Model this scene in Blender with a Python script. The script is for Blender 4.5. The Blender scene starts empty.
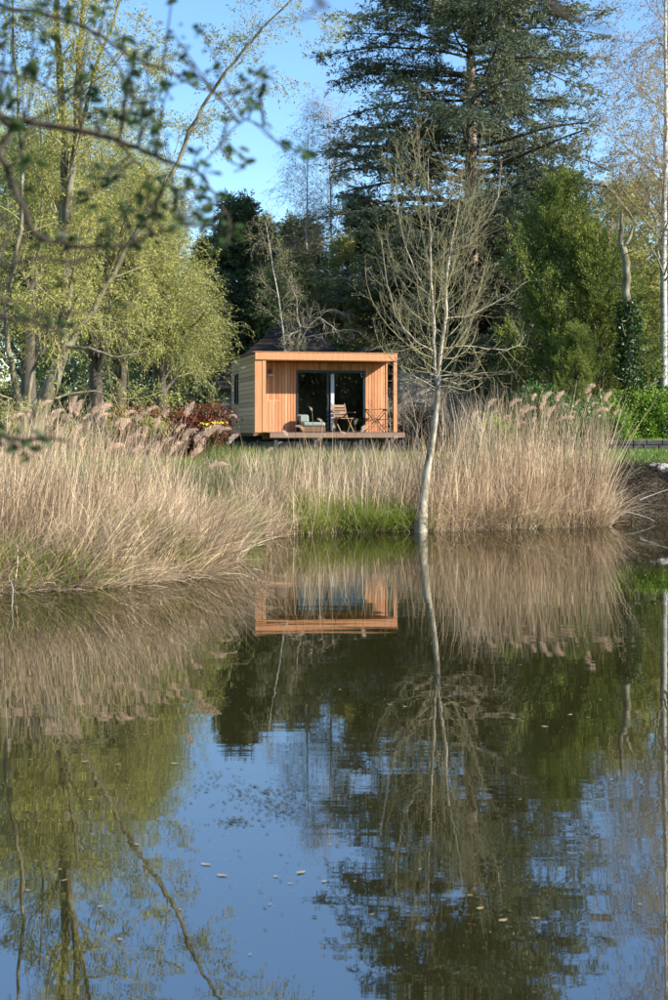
import bpy, math, random
import numpy as np
from mathutils import Vector, Matrix
rnd = random.Random(7)
rng = np.random.default_rng(11)
sc = bpy.context.scene
col = sc.collection
R = math.radians

# ------------------------------------------------------------------ camera
EYE, FPX, HOR = 1.9, 1389.0, 431.0          # eye height above the water, focal length in photo pixels, horizon row
cam_d = bpy.data.cameras.new("camera")
cam = bpy.data.objects.new("camera", cam_d)
col.objects.link(cam)
cam.location = (0, 0, EYE)
cam.rotation_euler = (R(90), 0, 0)
cam_d.sensor_fit = 'VERTICAL'
cam_d.sensor_height = 36.0
cam_d.lens = 36.0 * FPX / 1000.0
cam_d.shift_y = -(500 - HOR) / 1000.0
cam_d.clip_start = 0.05
cam_d.clip_end = 3000
cam_d.dof.use_dof = True
cam_d.dof.focus_distance = 27.0
cam_d.dof.aperture_fstop = 5.2
sc.camera = cam

# ------------------------------------------------------------------ sky, sun, exposure
SUN_EL, SUN_AZ = 28.0, 113.0                 # azimuth clockwise from +Y
w = bpy.data.worlds.new("World"); sc.world = w; w.use_nodes = True
nt = w.node_tree
sky = nt.nodes.new('ShaderNodeTexSky'); sky.sky_type = 'NISHITA'; sky.sun_disc = False
sky.sun_elevation = R(SUN_EL); sky.sun_rotation = R(SUN_AZ)
sky.air_density = 1.0; sky.dust_density = 0.1; sky.ozone_density = 4.2
hs = nt.nodes.new('ShaderNodeHueSaturation'); hs.inputs['Saturation'].default_value = 1.06
nt.links.new(sky.outputs[0], hs.inputs['Color']); nt.links.new(hs.outputs[0], nt.nodes['Background'].inputs[0])
nt.nodes['Background'].inputs[1].default_value = 0.15
sd = bpy.data.lights.new("sun", 'SUN'); sd.energy = 5.0; sd.angle = R(0.5); sd.color = (1.0, 0.93, 0.82)
sun = bpy.data.objects.new("sun", sd); col.objects.link(sun)
sv = Vector((math.sin(R(SUN_AZ)) * math.cos(R(SUN_EL)), math.cos(R(SUN_AZ)) * math.cos(R(SUN_EL)), math.sin(R(SUN_EL))))
sun.rotation_euler = sv.to_track_quat('Z', 'Y').to_euler()
sun.location = (20, -10, 20)
vs = sc.view_settings
vs.view_transform = 'Standard'; vs.look = 'None'; vs.gamma = 1; vs.exposure = 0.95; vs.use_curve_mapping = False
cy = sc.cycles
cy.max_bounces = 7; cy.diffuse_bounces = 3; cy.glossy_bounces = 3; cy.transmission_bounces = 4; cy.transparent_max_bounces = 6
cy.caustics_reflective = False; cy.caustics_refractive = False
cy.use_denoising = True

# ------------------------------------------------------------------ helpers
def P(px, py, d):
    return np.array([(px - 334.0) / FPX * d, d, EYE - (py - HOR) / FPX * d])

def tag(o, label=None, cat=None, group=None, kind=None):
    if label: o['label'] = label
    if cat: o['category'] = cat
    if group: o['group'] = group
    if kind: o['kind'] = kind
    return o

def empty(name, loc, rz=0, **k):
    o = bpy.data.objects.new(name, None); col.objects.link(o)
    o.location = loc; o.rotation_euler = (0, 0, rz); o.empty_display_size = .3
    return tag(o, **k)

def obj(name, me, parent=None, loc=None, **k):
    o = bpy.data.objects.new(name, me); col.objects.link(o)
    if parent is not None: o.parent = parent
    if loc is not None: o.location = loc
    return tag(o, **k)

def copy_tree(o, parent=None):
    c = o.copy(); col.objects.link(c)
    if parent is not None: c.parent = parent
    for ch in list(o.children): copy_tree(ch, c)
    return c

def mesh_np(name, V, F, mat, smooth=False, tint=None):
    """V (n,3), F (m,4) or (m,3)"""
    V = np.ascontiguousarray(V, dtype=np.float32); F = np.ascontiguousarray(F, dtype=np.int32)
    me = bpy.data.meshes.new(name)
    k = F.shape[1]
    me.vertices.add(len(V)); me.vertices.foreach_set('co', V.ravel())
    me.loops.add(F.size); me.loops.foreach_set('vertex_index', F.ravel())
    me.polygons.add(len(F))
    me.polygons.foreach_set('loop_start', np.arange(0, F.size, k, dtype=np.int32))
    me.polygons.foreach_set('loop_total', np.full(len(F), k, dtype=np.int32))
    if smooth: me.polygons.foreach_set('use_smooth', np.ones(len(F), dtype=bool))
    if tint is not None:
        a = me.attributes.new('tint', 'FLOAT', 'POINT'); a.data.foreach_set('value', np.ascontiguousarray(tint, dtype=np.float32))
    me.materials.append(mat)
    me.update(calc_edges=True)
    return me

def nrm(a):
    return a / np.maximum(np.linalg.norm(a, axis=-1, keepdims=True), 1e-9)

class Tubes:
    def __init__(s): s.b = []
    def add(s, Pn, Rn, sides=5):          # batch (M,N,3),(M,N)
        if len(Pn): s.b.append((np.asarray(Pn, float), np.asarray(Rn, float), sides))
        return s
    def one(s, pts, rad, sides=7, sub=4, jit=0.0):
        pts = np.array(pts, float); rad = np.array(rad, float)
        n = (len(pts) - 1) * sub + 1
        t = np.linspace(0, len(pts) - 1, n)
        q = spline(pts, t)
        if jit: q[1:-1] += rng.normal(0, jit, (n - 2, 3))
        r = np.interp(t, np.arange(len(rad)), rad)
        s.add(q[None], r[None], sides); return q[None], r[None]
    def data(s):
        VV, FF, o = [], [], 0
        for Pn, Rn, k in s.b:
            M, N, _ = Pn.shape
            T = nrm(np.gradient(Pn, axis=1))
            main = nrm(Pn[:, -1] - Pn[:, 0])
            ref = np.where(np.abs(main[:, 2:3]) > .8, np.array([[1., .13, 0]]), np.array([[.05, .02, 1.]]))[:, None, :]
            U = nrm(np.cross(np.broadcast_to(ref, T.shape), T)); W = np.cross(T, U)
            a = np.arange(k) * 2 * math.pi / k
            V = Pn[:, :, None] + Rn[:, :, None, None] * (np.cos(a)[:, None] * U[:, :, None] + np.sin(a)[:, None] * W[:, :, None])
            idx = np.arange(M * N * k).reshape(M, N, k) + o
            F = np.stack([idx[:, :-1], np.roll(idx, -1, 2)[:, :-1], np.roll(idx, -1, 2)[:, 1:], idx[:, 1:]], -1).reshape(-1, 4)
            VV.append(V.reshape(-1, 3)); FF.append(F); o += M * N * k
        return np.concatenate(VV), np.concatenate(FF)
    def mesh(s, name, mat, origin=(0, 0, 0)):
        V, F = s.data()
        return mesh_np(name, V - np.array(origin), F, mat, True)

def spline(p, t):
    """Catmull-Rom through points p at parameters t"""
    n = len(p); i = np.clip(np.floor(t).astype(int), 0, n - 2); f = (t - i)[:, None]
    ext = np.vstack([2 * p[0] - p[1], p, 2 * p[-1] - p[-2]])
    a, b, c, d = ext[i], ext[i + 1], ext[i + 2], ext[i + 3]
    return .5 * ((2 * b) + (-a + c) * f + (2 * a - 5 * b + 4 * c - d) * f ** 2 + (-a + 3 * b - 3 * c + d) * f ** 3)

def sprout(Pp, Rp, n, t0, t1, ang, L, N=5, wander=.12, trop=(0, 0, 0), rr=.55, rmin=.003, flat=0.0, taper=.5, angj=.15, lfun=None, Lj=.3, phi=None, tiers=0):
    """children of a batch of parent polylines -> batch"""
    M, K, _ = Pp.shape
    m = M * n
    pi = np.repeat(np.arange(M), n)
    u = (np.tile(np.arange(n), M) + rng.random(m)) / n
    t = t0 + (t1 - t0) * u
    if tiers: t = np.clip((np.round(t * tiers) + rng.normal(0, .2, m)) / tiers, t0, t1)
    x = t * (K - 1); i = np.clip(np.floor(x).astype(int), 0, K - 2); f = (x - i)[:, None]
    base = Pp[pi, i] * (1 - f) + Pp[pi, i + 1] * f
    pr = Rp[pi, i] * (1 - f[:, 0]) + Rp[pi, i + 1] * f[:, 0]
    T = nrm(Pp[pi, i + 1] - Pp[pi, i])
    q = rng.normal(size=(m, 3)); q[:, 2] *= (1 - flat)
    if phi is not None: q = np.stack([np.cos(phi(m)), np.sin(phi(m)), np.zeros(m)], -1)
    q = nrm(q - (q * T).sum(-1, keepdims=True) * T)
    A = ang(t) if callable(ang) else np.full(m, ang)
    A = A + rng.normal(0, angj, m)
    d = np.cos(A)[:, None] * T + np.sin(A)[:, None] * q
    if lfun is not None: Ln = L * lfun(t)
    else: Ln = L * (1 - taper * t)
    Ln = Ln * (1 + rng.uniform(-Lj, Lj, m))
    r0 = np.maximum(np.minimum(pr * rr, Ln * .03 + .004), rmin)
    out = np.zeros((m, N, 3)); out[:, 0] = base
    tr = np.array(trop, float)
    for k in range(1, N):
        d = nrm(d + rng.normal(0, wander, (m, 3)) + tr * (k / N))
        out[:, k] = out[:, k - 1] + d * (Ln / (N - 1))[:, None]
    rad = r0[:, None] * np.linspace(1, .35, N)[None]
    return out, np.maximum(rad, rmin * .7)

def along(Pb, n, t0=.1, t1=1.0, jit=.02):
    """points and tangents along a batch of polylines"""
    M, K, _ = Pb.shape; m = M * n
    pi = np.repeat(np.arange(M), n); x = (t0 + (t1 - t0) * rng.random(m)) * (K - 1)
    i = np.clip(np.floor(x).astype(int), 0, K - 2); f = (x - i)[:, None]
    p = Pb[pi, i] * (1 - f) + Pb[pi, i + 1] * f + rng.normal(0, jit, (m, 3))
    return p, nrm(Pb[pi, i + 1] - Pb[pi, i])

def leaves(p, d, L, W, Lj=.35):
    """rhombic leaves at p pointing along d -> V,F,tint"""
    n = len(p); L = L * (1 + rng.uniform(-Lj, Lj, n))[:, None]; d = nrm(d)
    s = nrm(np.cross(d, rng.normal(size=(n, 3)))) * (W * L / np.maximum(L.mean(), 1e-6))
    up = nrm(np.cross(s, d)) * (W * .35)
    V = np.stack([p, p + d * L * .45 + s * .5 + up, p + d * L, p + d * L * .45 - s * .5 + up], 1).reshape(-1, 3)
    F = np.arange(n * 4).reshape(n, 4)
    return V, F, np.repeat(rng.random(n), 4)

def join(parts):
    VV, FF, TT, o = [], [], [], 0
    for V, F, T in parts:
        VV.append(V); FF.append(F + o); TT.append(T); o += len(V)
    return np.concatenate(VV), np.concatenate(FF), np.concatenate(TT)

def ribbons(B, D, L, W, bend, N=4, face=None):
    """grass blades: base B, start direction D, length L, width W, bend vector (n,3)"""
    n = len(B); s = rng.normal(size=(n, 3)) if face is None else face
    s = nrm(np.cross(D, s)) * (W[:, None] * .5)
    p = B.copy(); d = nrm(D); V = np.zeros((n, N, 2, 3))
    for k in range(N):
        wk = (1 - (k / (N - 1)) ** 1.6 * .85)
        V[:, k, 0] = p - s * wk; V[:, k, 1] = p + s * wk
        d = nrm(d + bend * ((k + 1) / N)); p = p + d * (L / (N - 1))[:, None]
    idx = np.arange(n * N * 2).reshape(n, N, 2)
    F = np.stack([idx[:, :-1, 0], idx[:, :-1, 1], idx[:, 1:, 1], idx[:, 1:, 0]], -1).reshape(-1, 4)
    return V.reshape(-1, 3), F, np.repeat(rng.random(n), N * 2)

# ------------------------------------------------------------------ materials
def mat_new(name):
    m = bpy.data.materials.new(name); m.use_nodes = True
    t = m.node_tree; b = t.nodes['Principled BSDF']
    return m, t, b

def ramp(t, stops):
    r = t.nodes.new('ShaderNodeValToRGB'); e = r.color_ramp.elements
    e[0].position = stops[0][0]; e[0].color = (*stops[0][1], 1)
    e[1].position = stops[-1][0]; e[1].color = (*stops[-1][1], 1)
    for p, c in stops[1:-1]:
        x = e.new(p); x.color = (*c, 1)
    return r

def leaf_mat(name, c, transl=.35, rough=.55, big=.35):
    m, t, b = mat_new(name)
    a = t.nodes.new('ShaderNodeAttribute'); a.attribute_name = 'tint'
    n = t.nodes.new('ShaderNodeTexNoise'); n.inputs['Scale'].default_value = big; n.inputs['Detail'].default_value = 2
    g = t.nodes.new('ShaderNodeNewGeometry'); t.links.new(g.outputs['Position'], n.inputs['Vector'])
    mx = t.nodes.new('ShaderNodeMath'); mx.operation = 'MULTIPLY_ADD'; mx.inputs[1].default_value = .65; 
    t.links.new(a.outputs['Fac'], mx.inputs[0])
    m2 = t.nodes.new('ShaderNodeMath'); m2.operation = 'MULTIPLY_ADD'; m2.inputs[1].default_value = 1.3; m2.inputs[2].default_value = -.45
    t.links.new(n.outputs['Fac'], m2.inputs[0]); t.links.new(m2.outputs[0], mx.inputs[2])
    r = ramp(t, [(i / (len(c) - 1), k) for i, k in enumerate(c)]); t.links.new(mx.outputs[0], r.inputs[0])
    t.links.new(r.outputs[0], b.inputs['Base Color']); b.inputs['Roughness'].default_value = rough
    b.inputs['Specular IOR Level'].default_value = .3
    if transl > 0:
        tr = t.nodes.new('ShaderNodeBsdfTranslucent'); t.links.new(r.outputs[0], tr.inputs['Color'])
        ms = t.nodes.new('ShaderNodeMixShader'); ms.inputs[0].default_value = transl
        t.links.new(b.outputs[0], ms.inputs[1]); t.links.new(tr.outputs[0], ms.inputs[2])
        t.links.new(ms.outputs[0], t.nodes['Material Output'].inputs[0])
    return m

def noise_mat(name, c, scale=6, rough=.8, bump=.3, stretch=(1, 1, 1), detail=6, contrast=(.3, .7), bdist=.02, spec=.3, coords='Object'):
    m, t, b = mat_new(name)
    tc = t.nodes.new('ShaderNodeTexCoord'); mp = t.nodes.new('ShaderNodeMapping'); mp.inputs['Scale'].default_value = stretch
    t.links.new(tc.outputs[coords], mp.inputs[0])
    n = t.nodes.new('ShaderNodeTexNoise'); n.inputs['Scale'].default_value = scale; n.inputs['Detail'].default_value = detail; n.inputs['Roughness'].default_value = .65
    t.links.new(mp.outputs[0], n.inputs['Vector'])
    a, z = contrast
    r = ramp(t, [(a + (z - a) * i / (len(c) - 1), k) for i, k in enumerate(c)]); t.links.new(n.outputs['Fac'], r.inputs[0])
    t.links.new(r.outputs[0], b.inputs['Base Color']); b.inputs['Roughness'].default_value = rough
    b.inputs['Specular IOR Level'].default_value = spec
    if bump:
        bp = t.nodes.new('ShaderNodeBump'); bp.inputs['Strength'].default_value = bump; bp.inputs['Distance'].default_value = bdist
        t.links.new(n.outputs['Fac'], bp.inputs['Height']); t.links.new(bp.outputs[0], b.inputs['Normal'])
    return m

def wood_mat(name, c, rough=.65):
    """timber: grain stretched along each board, tone changes board by board"""
    m, t, b = mat_new(name)
    tc = t.nodes.new('ShaderNodeTexCoord'); mp = t.nodes.new('ShaderNodeMapping'); mp.inputs['Scale'].default_value = (14, 14, 1.2)
    t.links.new(tc.outputs['Object'], mp.inputs[0])
    oi = t.nodes.new('ShaderNodeObjectInfo')
    ad = t.nodes.new('ShaderNodeVectorMath'); t.links.new(mp.outputs[0], ad.inputs[0])
    cb = t.nodes.new('ShaderNodeCombineXYZ'); sc_ = t.nodes.new('ShaderNodeMath'); sc_.operation = 'MULTIPLY'; sc_.inputs[1].default_value = 40
    t.links.new(oi.outputs['Random'], sc_.inputs[0]); t.links.new(sc_.outputs[0], cb.inputs[0]); t.links.new(cb.outputs[0], ad.inputs[1])
    n = t.nodes.new('ShaderNodeTexNoise'); n.inputs['Scale'].default_value = 1.5; n.inputs['Detail'].default_value = 5
    t.links.new(ad.outputs[0], n.inputs['Vector'])
    mx = t.nodes.new('ShaderNodeMath'); mx.operation = 'MULTIPLY_ADD'; mx.inputs[1].default_value = .75
    t.links.new(oi.outputs['Random'], mx.inputs[0]); 
    m3 = t.nodes.new('ShaderNodeMath'); m3.operation = 'MULTIPLY_ADD'; m3.inputs[1].default_value = 1.0; m3.inputs[2].default_value = -.38
    t.links.new(n.outputs['Fac'], m3.inputs[0]); t.links.new(m3.outputs[0], mx.inputs[2])
    r = ramp(t, [(i / (len(c) - 1), k) for i, k in enumerate(c)]); t.links.new(mx.outputs[0], r.inputs[0])
    t.links.new(r.outputs[0], b.inputs['Base Color']); b.inputs['Roughness'].default_value = rough
    b.inputs['Specular IOR Level'].default_value = .25
    bp = t.nodes.new('ShaderNodeBump'); bp.inputs['Strength'].default_value = .3; bp.inputs['Distance'].default_value = .004
    t.links.new(n.outputs['Fac'], bp.inputs['Height']); t.links.new(bp.outputs[0], b.inputs['Normal'])
    return m

def plain(name, c, rough=.5, metal=0):
    m = noise_mat(name, [tuple(x * .88 for x in c), tuple(min(1, x * 1.08) for x in c)], 9, rough, .08)
    m.node_tree.nodes['Principled BSDF'].inputs['Metallic'].default_value = metal
    return m

M = {}
M['willow'] = leaf_mat('willow_leaves', [(.18, .20, .04), (.36, .36, .08), (.52, .48, .13)], .4)
M['willow_far'] = leaf_mat('far_willow_leaves', [(.18, .22, .05), (.36, .39, .09), (.52, .51, .15)], .4, big=.5)
M['cedar'] = leaf_mat('cedar_needles', [(.055, .075, .05), (.14, .165, .095), (.26, .28, .15)], .2, .6, .4)
M['spruce'] = leaf_mat('spruce_needles', [(.035, .055, .03), (.11, .14, .06), (.25, .27, .11)], .25, .6, .6)
M['thuja'] = leaf_mat('thuja_sprays', [(.06, .085, .018), (.17, .22, .04), (.33, .36, .07)], .2, .6, .8)
M['laurel'] = leaf_mat('laurel_leaves', [(.03, .08, .02), (.07, .15, .03), (.13, .22, .05)], .25, .4, 1.2)
M['hedge'] = leaf_mat('hedge_leaves', [(.09, .17, .02), (.17, .29, .03), (.27, .38, .05)], .3, .45, 1.5)
M['photinia'] = leaf_mat('red_hedge_leaves', [(.12, .03, .02), (.25, .05, .03), (.10, .08, .03), (.33, .09, .05)], .25, .45, 1.5)
M['birchleaf'] = leaf_mat('birch_buds', [(.34, .22, .10), (.46, .30, .14), (.40, .36, .12)], .35)
M['springleaf'] = leaf_mat('spring_leaves', [(.26, .28, .08), (.42, .43, .13), (.58, .55, .20)], .45, big=.4)
M['wood'] = M['wood_leaf'] = leaf_mat('woodland_leaves', [(.05, .06, .03), (.10, .12, .045), (.16, .17, .06)], .25, big=.25)
M['ivy'] = leaf_mat('ivy_leaves', [(.02, .045, .015), (.04, .08, .02), (.07, .11, .03)], .15, .35, 2)
M['fgleaf'] = leaf_mat('foreground_leaves', [(.04, .075, .02), (.085, .14, .035), (.15, .21, .06)], .45, .45, 6)
M['reed'] = leaf_mat('dry_reeds', [(.12, .085, .04), (.39, .28, .16), (.70, .53, .34), (.92, .76, .54)], .3, .6, .9)
M['reed_dark'] = leaf_mat('old_reeds', [(.16, .10, .06), (.34, .24, .16), (.55, .42, .28)], .15, .7, 1.2)
M['plume'] = leaf_mat('reed_plumes', [(.72, .48, .33), (.86, .64, .46), (.94, .76, .58)], .5, .8, 2)
M['grass'] = leaf_mat('bank_grass', [(.09, .11, .025), (.19, .21, .055), (.38, .35, .13)], .35, .5, .8)
M['lawn'] = leaf_mat('lawn_blades', [(.10, .17, .025), (.16, .25, .04), (.26, .32, .07)], .3, .5, .5)
M['bark_birch'] = noise_mat('birch_bark', [(.07, .06, .05), (.30, .27, .23), (.52, .49, .43)], 5, .7, .3, (1, 1, 2.4), contrast=(.32, .52))
M['bark_alder'] = noise_mat('alder_bark', [(.07, .055, .035), (.25, .21, .14), (.46, .41, .31)], 9, .75, .3, (1, 1, .5), contrast=(.3, .6))
M['bark_twig'] = noise_mat('green_twig_bark', [(.22, .19, .09), (.38, .34, .18)], 6, .7, 0)
M['bark_willow'] = noise_mat('willow_bark', [(.05, .04, .025), (.16, .14, .08), (.32, .29, .20)], 7, .85, .8, (1, 1, .35), contrast=(.3, .68), bdist=.03)
M['bark_cedar'] = noise_mat('cedar_bark', [(.09, .06, .045), (.24, .17, .13), (.34, .26, .2)], 5, .85, .8, (1, 1, .3), bdist=.04)
M['bark_dark'] = noise_mat('dark_bark', [(.05, .04, .03), (.13, .105, .08)], 7, .9, .5, (1, 1, .4))
M['bark_fg'] = noise_mat('foreground_bark', [(.03, .024, .016), (.075, .058, .038)], 20, .8, .4, (1, 1, 1))
M['bark_grey'] = noise_mat('grey_twigs', [(.18, .15, .11), (.38, .33, .25)], 5, .8, 0)
M['dead'] = noise_mat('dead_wood', [(.28, .25, .2), (.52, .48, .4)], 8, .8, .3)
M['cedar_wood'] = wood_mat('orange_timber', [(.40, .165, .068), (.58, .26, .12), (.70, .36, .185)])
M['grey_wood'] = wood_mat('weathered_timber', [(.42, .265, .165), (.58, .385, .245), (.70, .49, .33)])
M['deck_wood'] = wood_mat('deck_timber', [(.12, .07, .05), (.20, .125, .09), (.28, .18, .13)])  # brown timber, colour darkened to stand for the shade on the deck edge
M['brown_wood'] = wood_mat('furniture_timber', [(.14, .08, .045), (.22, .13, .075), (.30, .19, .11)])
M['alu'] = plain('anthracite_frame', (.025, .027, .03), .4)
M['white'] = plain('white_paint', (.78, .77, .74), .5)
M['stile'] = plain('grey_white_stile', (.5, .52, .53), .5)
M['cloth'] = plain('pale_cloth', (.24, .27, .23), .9)
M['inner'] = plain('interior_lining', (.30, .24, .17), .8)
M['red'] = plain('dark_red_metal', (.16, .03, .025), .4)
M['steel'] = plain('dark_steel', (.06, .055, .05), .5)
M['stone'] = noise_mat('pale_stone', [(.30, .27, .22), (.46, .42, .35), (.58, .54, .46)], 5, .9, .6, contrast=(.3, .7), bdist=.03)
M['rubble'] = noise_mat('rubble_wall', [(.30, .26, .20), (.50, .45, .37), (.68, .62, .52)], 3.0, .9, .7, contrast=(.35, .65), bdist=.05)
M['render'] = noise_mat('grey_render', [(.26, .255, .25), (.36, .355, .35)], 3, .9, .1)
M['tile'] = noise_mat('brown_roof_tiles', [(.022, .018, .015), (.045, .033, .027), (.07, .05, .04)], 4, .85, .5, contrast=(.3, .7))
M['darkstone'] = noise_mat('dark_stone', [(.05, .045, .045), (.10, .095, .09)], 4, .9, .6)
M['float_leaf'] = plain('floating_leaf', (.40, .30, .14), .6)
M['pond_weed'] = plain('pond_weed', (.05, .05, .02), .6)
M['flower'] = plain('yellow_petals', (.75, .50, .04), .6)

g_, gt, gb = mat_new('glass')
gb.inputs['Base Color'].default_value = (.75, .82, .8, 1); gb.inputs['Roughness'].default_value = 0.0
gb.inputs['Transmission Weight'].default_value = 1.0; gb.inputs['IOR'].default_value = 1.45
gt.nodes.remove(gb)
fz = gt.nodes.new('ShaderNodeFresnel'); fz.inputs[0].default_value = 1.7
ga = gt.nodes.new('ShaderNodeBsdfTransparent'); ga.inputs[0].default_value = (.72, .78, .76, 1)
gg = gt.nodes.new('ShaderNodeBsdfGlossy'); gg.inputs['Roughness'].default_value = .01
gm = gt.nodes.new('ShaderNodeMixShader'); gt.links.new(fz.outputs[0], gm.inputs[0]); gt.links.new(ga.outputs[0], gm.inputs[1]); gt.links.new(gg.outputs[0], gm.inputs[2])
gt.links.new(gm.outputs[0], gt.nodes['Material Output'].inputs[0])
M['glass'] = g_

# water: murky, nearly still
m, t, b = mat_new('pond_water')
b.inputs['Base Color'].default_value = (.024, .021, .006, 1); b.inputs['Roughness'].default_value = 0.012
b.inputs['IOR'].default_value = 4.2; b.inputs['Specular IOR Level'].default_value = .5
g = t.nodes.new('ShaderNodeNewGeometry')
def wave(scale, sx, sy, det):
    mp = t.nodes.new('ShaderNodeMapping'); mp.inputs['Scale'].default_value = (sx, sy, 1); t.links.new(g.outputs['Position'], mp.inputs[0])
    n = t.nodes.new('ShaderNodeTexNoise'); n.inputs['Scale'].default_value = scale; n.inputs['Detail'].default_value = det
    t.links.new(mp.outputs[0], n.inputs['Vector']); return n
n1 = wave(1.0, .8, 5.0, 3); n2 = wave(1.0, .35, 1.1, 2); n3 = wave(1.0, .10, .22, 2)
pw = t.nodes.new('ShaderNodeMapRange'); pw.inputs[1].default_value = .45; pw.inputs[2].default_value = .65; pw.inputs[3].default_value = .15; pw.inputs[4].default_value = 1.0
t.links.new(n3.outputs['Fac'], pw.inputs[0])
mu = t.nodes.new('ShaderNodeMath'); mu.operation = 'MULTIPLY'; t.links.new(n1.outputs['Fac'], mu.inputs[0]); t.links.new(pw.outputs[0], mu.inputs[1])
ad = t.nodes.new('ShaderNodeMath'); ad.operation = 'MULTIPLY_ADD'; ad.inputs[1].default_value = 2.0
t.links.new(n2.outputs['Fac'], ad.inputs[0]); t.links.new(mu.outputs[0], ad.inputs[2])
bp = t.nodes.new('ShaderNodeBump'); bp.inputs['Strength'].default_value = 1.0; bp.inputs['Distance'].default_value = .0010
t.links.new(ad.outputs[0], bp.inputs['Height']); t.links.new(bp.outputs[0], b.inputs['Normal'])
M['water'] = m

# ground: soil near the water, short grass on the flat
m, t, b = mat_new('ground_soil_and_grass')
g = t.nodes.new('ShaderNodeNewGeometry'); sx = t.nodes.new('ShaderNodeSeparateXYZ'); t.links.new(g.outputs['Position'], sx.inputs[0])
n = t.nodes.new('ShaderNodeTexNoise'); n.inputs['Scale'].default_value = 1.3; n.inputs['Detail'].default_value = 8; n.inputs['Roughness'].default_value = .7
t.links.new(g.outputs['Position'], n.inputs['Vector'])
soil = ramp(t, [(.3, (.035, .027, .018)), (.55, (.085, .065, .042)), (.75, (.16, .13, .09))]); t.links.new(n.outputs['Fac'], soil.inputs[0])
gr = ramp(t, [(.3, (.07, .11, .02)), (.55, (.13, .19, .035)), (.75, (.22, .26, .07))]); t.links.new(n.outputs['Fac'], gr.inputs[0])
mr = t.nodes.new('ShaderNodeMapRange'); mr.inputs[1].default_value = .85; mr.inputs[2].default_value = 1.12
ad = t.nodes.new('ShaderNodeMath'); ad.operation = 'MULTIPLY_ADD'; ad.inputs[1].default_value = .5; t.links.new(n.outputs['Fac'], ad.inputs[0])
sb = t.nodes.new('ShaderNodeMath'); sb.operation = 'SUBTRACT'; sb.inputs[1].default_value = .25; t.links.new(sx.outputs[2], sb.inputs[0]); t.links.new(sb.outputs[0], ad.inputs[2])
t.links.new(ad.outputs[0], mr.inputs[0])
mix = t.nodes.new('ShaderNodeMix'); mix.data_type = 'RGBA'; t.links.new(mr.outputs[0], mix.inputs[0]); t.links.new(soil.outputs[0], mix.inputs[6]); t.links.new(gr.outputs[0], mix.inputs[7])
t.links.new(mix.outputs[2], b.inputs['Base Color']); b.inputs['Roughness'].default_value = .95; b.inputs['Specular IOR Level'].default_value = .1
bp = t.nodes.new('ShaderNodeBump'); bp.inputs['Strength'].default_value = .8; bp.inputs['Distance'].default_value = .08
t.links.new(n.outputs['Fac'], bp.inputs['Height']); t.links.new(bp.outputs[0], b.inputs['Normal'])
M['ground'] = m

# ------------------------------------------------------------------ terrain and water
POND = np.array([(-25, 3), (-22, 12), (-8, 14.8), (-4.6, 16.2), (-3.0, 16.8), (-1.9, 17.9), (-1.45, 20.2), (-1.9, 23), (-1.3, 25.3), (0, 26.0), (2, 26.3),
                 (5.3, 27.7), (5.9, 30.0), (8, 30.9), (14, 30.5), (22, 28), (26, 15), (24, 3), (10, 1.7), (0, 1.4), (-10, 1.7)], float)
def sdf(x, y):
    """distance to the pond edge, positive on land"""
    x = np.asarray(x, float); y = np.asarray(y, float)
    d = np.full(x.shape, 1e9); inside = np.zeros(x.shape, bool)
    for a, b in zip(POND, np.roll(POND, -1, 0)):
        e = b - a; tt = np.clip(((x - a[0]) * e[0] + (y - a[1]) * e[1]) / (e @ e), 0, 1)
        d = np.minimum(d, np.hypot(x - a[0] - tt * e[0], y - a[1] - tt * e[1]))
        c = ((a[1] > y) != (b[1] > y)) & (x < (b[0] - a[0]) * (y - a[1]) / (b[1] - a[1] + 1e-12) + a[0])
        inside ^= c
    return np.where(inside, -d, d)
def wob(x, y):
    return (np.sin(x * 2.1 + 1.3 * np.sin(y * 1.7)) * np.cos(y * 2.6 + x * .9) * .5 + np.sin(x * 5.3 + y * 4.1) * np.sin(y * 6.1 - x * 2.2) * .3)
def ground_z(x, y):
    x = np.asarray(x, float); y = np.asarray(y, float)
    s = sdf(x, y) + wob(x, y) * .12
    right = 1 / (1 + np.exp(-(x - 5.2) * 2.2))
    low = np.interp(s, [-3, -.6, 0, .25, .8, 3, 7, 12, 30], [-1.1, -.5, -.03, .16, .32, .62, .95, 1.15, 1.2])
    steep = np.interp(s, [-3, -.6, 0, .2, .7, 1.5, 4, 12, 30], [-1.1, -.5, -.03, .25, .75, 1.12, 1.24, 1.34, 1.34])
    z = low * (1 - right) + steep * right
    near = np.clip((4 - y) / 2, 0, 1)
    z = np.where(s > 0, z * (1 - near) + np.minimum(z, .32) * near, z)
    terr = 1 / (1 + np.exp(-(x - 7.6) * 4)) * np.clip((y - 41.8) / .25, 0, 1)
    z = z + terr * .3
    far = np.clip((y - 90) / 300, 0, 1)
    return z + wob(x, y) * .03 * (s > 0) + far * 6
def axis(lo, hi, fine_lo, fine_hi, step, n):
    a = fine_lo - np.geomspace(1, fine_lo - lo + 1, n)[::-1] + 1 if lo < fine_lo else np.array([])
    c = fine_hi + np.geomspace(1, hi - fine_hi + 1, n) - 1
    return np.unique(np.concatenate([a, np.arange(fine_lo, fine_hi, step), c]))
ax = axis(-700, 700, -14, 15, .16, 26); ay = axis(-300, 1500, -1, 48, .16, 26)
GX, GY = np.meshgrid(ax, ay); GZ = ground_z(GX, GY)
idx = np.arange(GX.size).reshape(GX.shape)
F = np.stack([idx[:-1, :-1], idx[:-1, 1:], idx[1:, 1:], idx[1:, :-1]], -1).reshape(-1, 4)
obj('ground', mesh_np('ground', np.stack([GX, GY, GZ], -1).reshape(-1, 3), F, M['ground'], True), kind='structure')
WV = np.array([(-27, .6, 0), (28, .6, 0), (28, 33, 0), (-27, 33, 0)], float)
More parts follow.
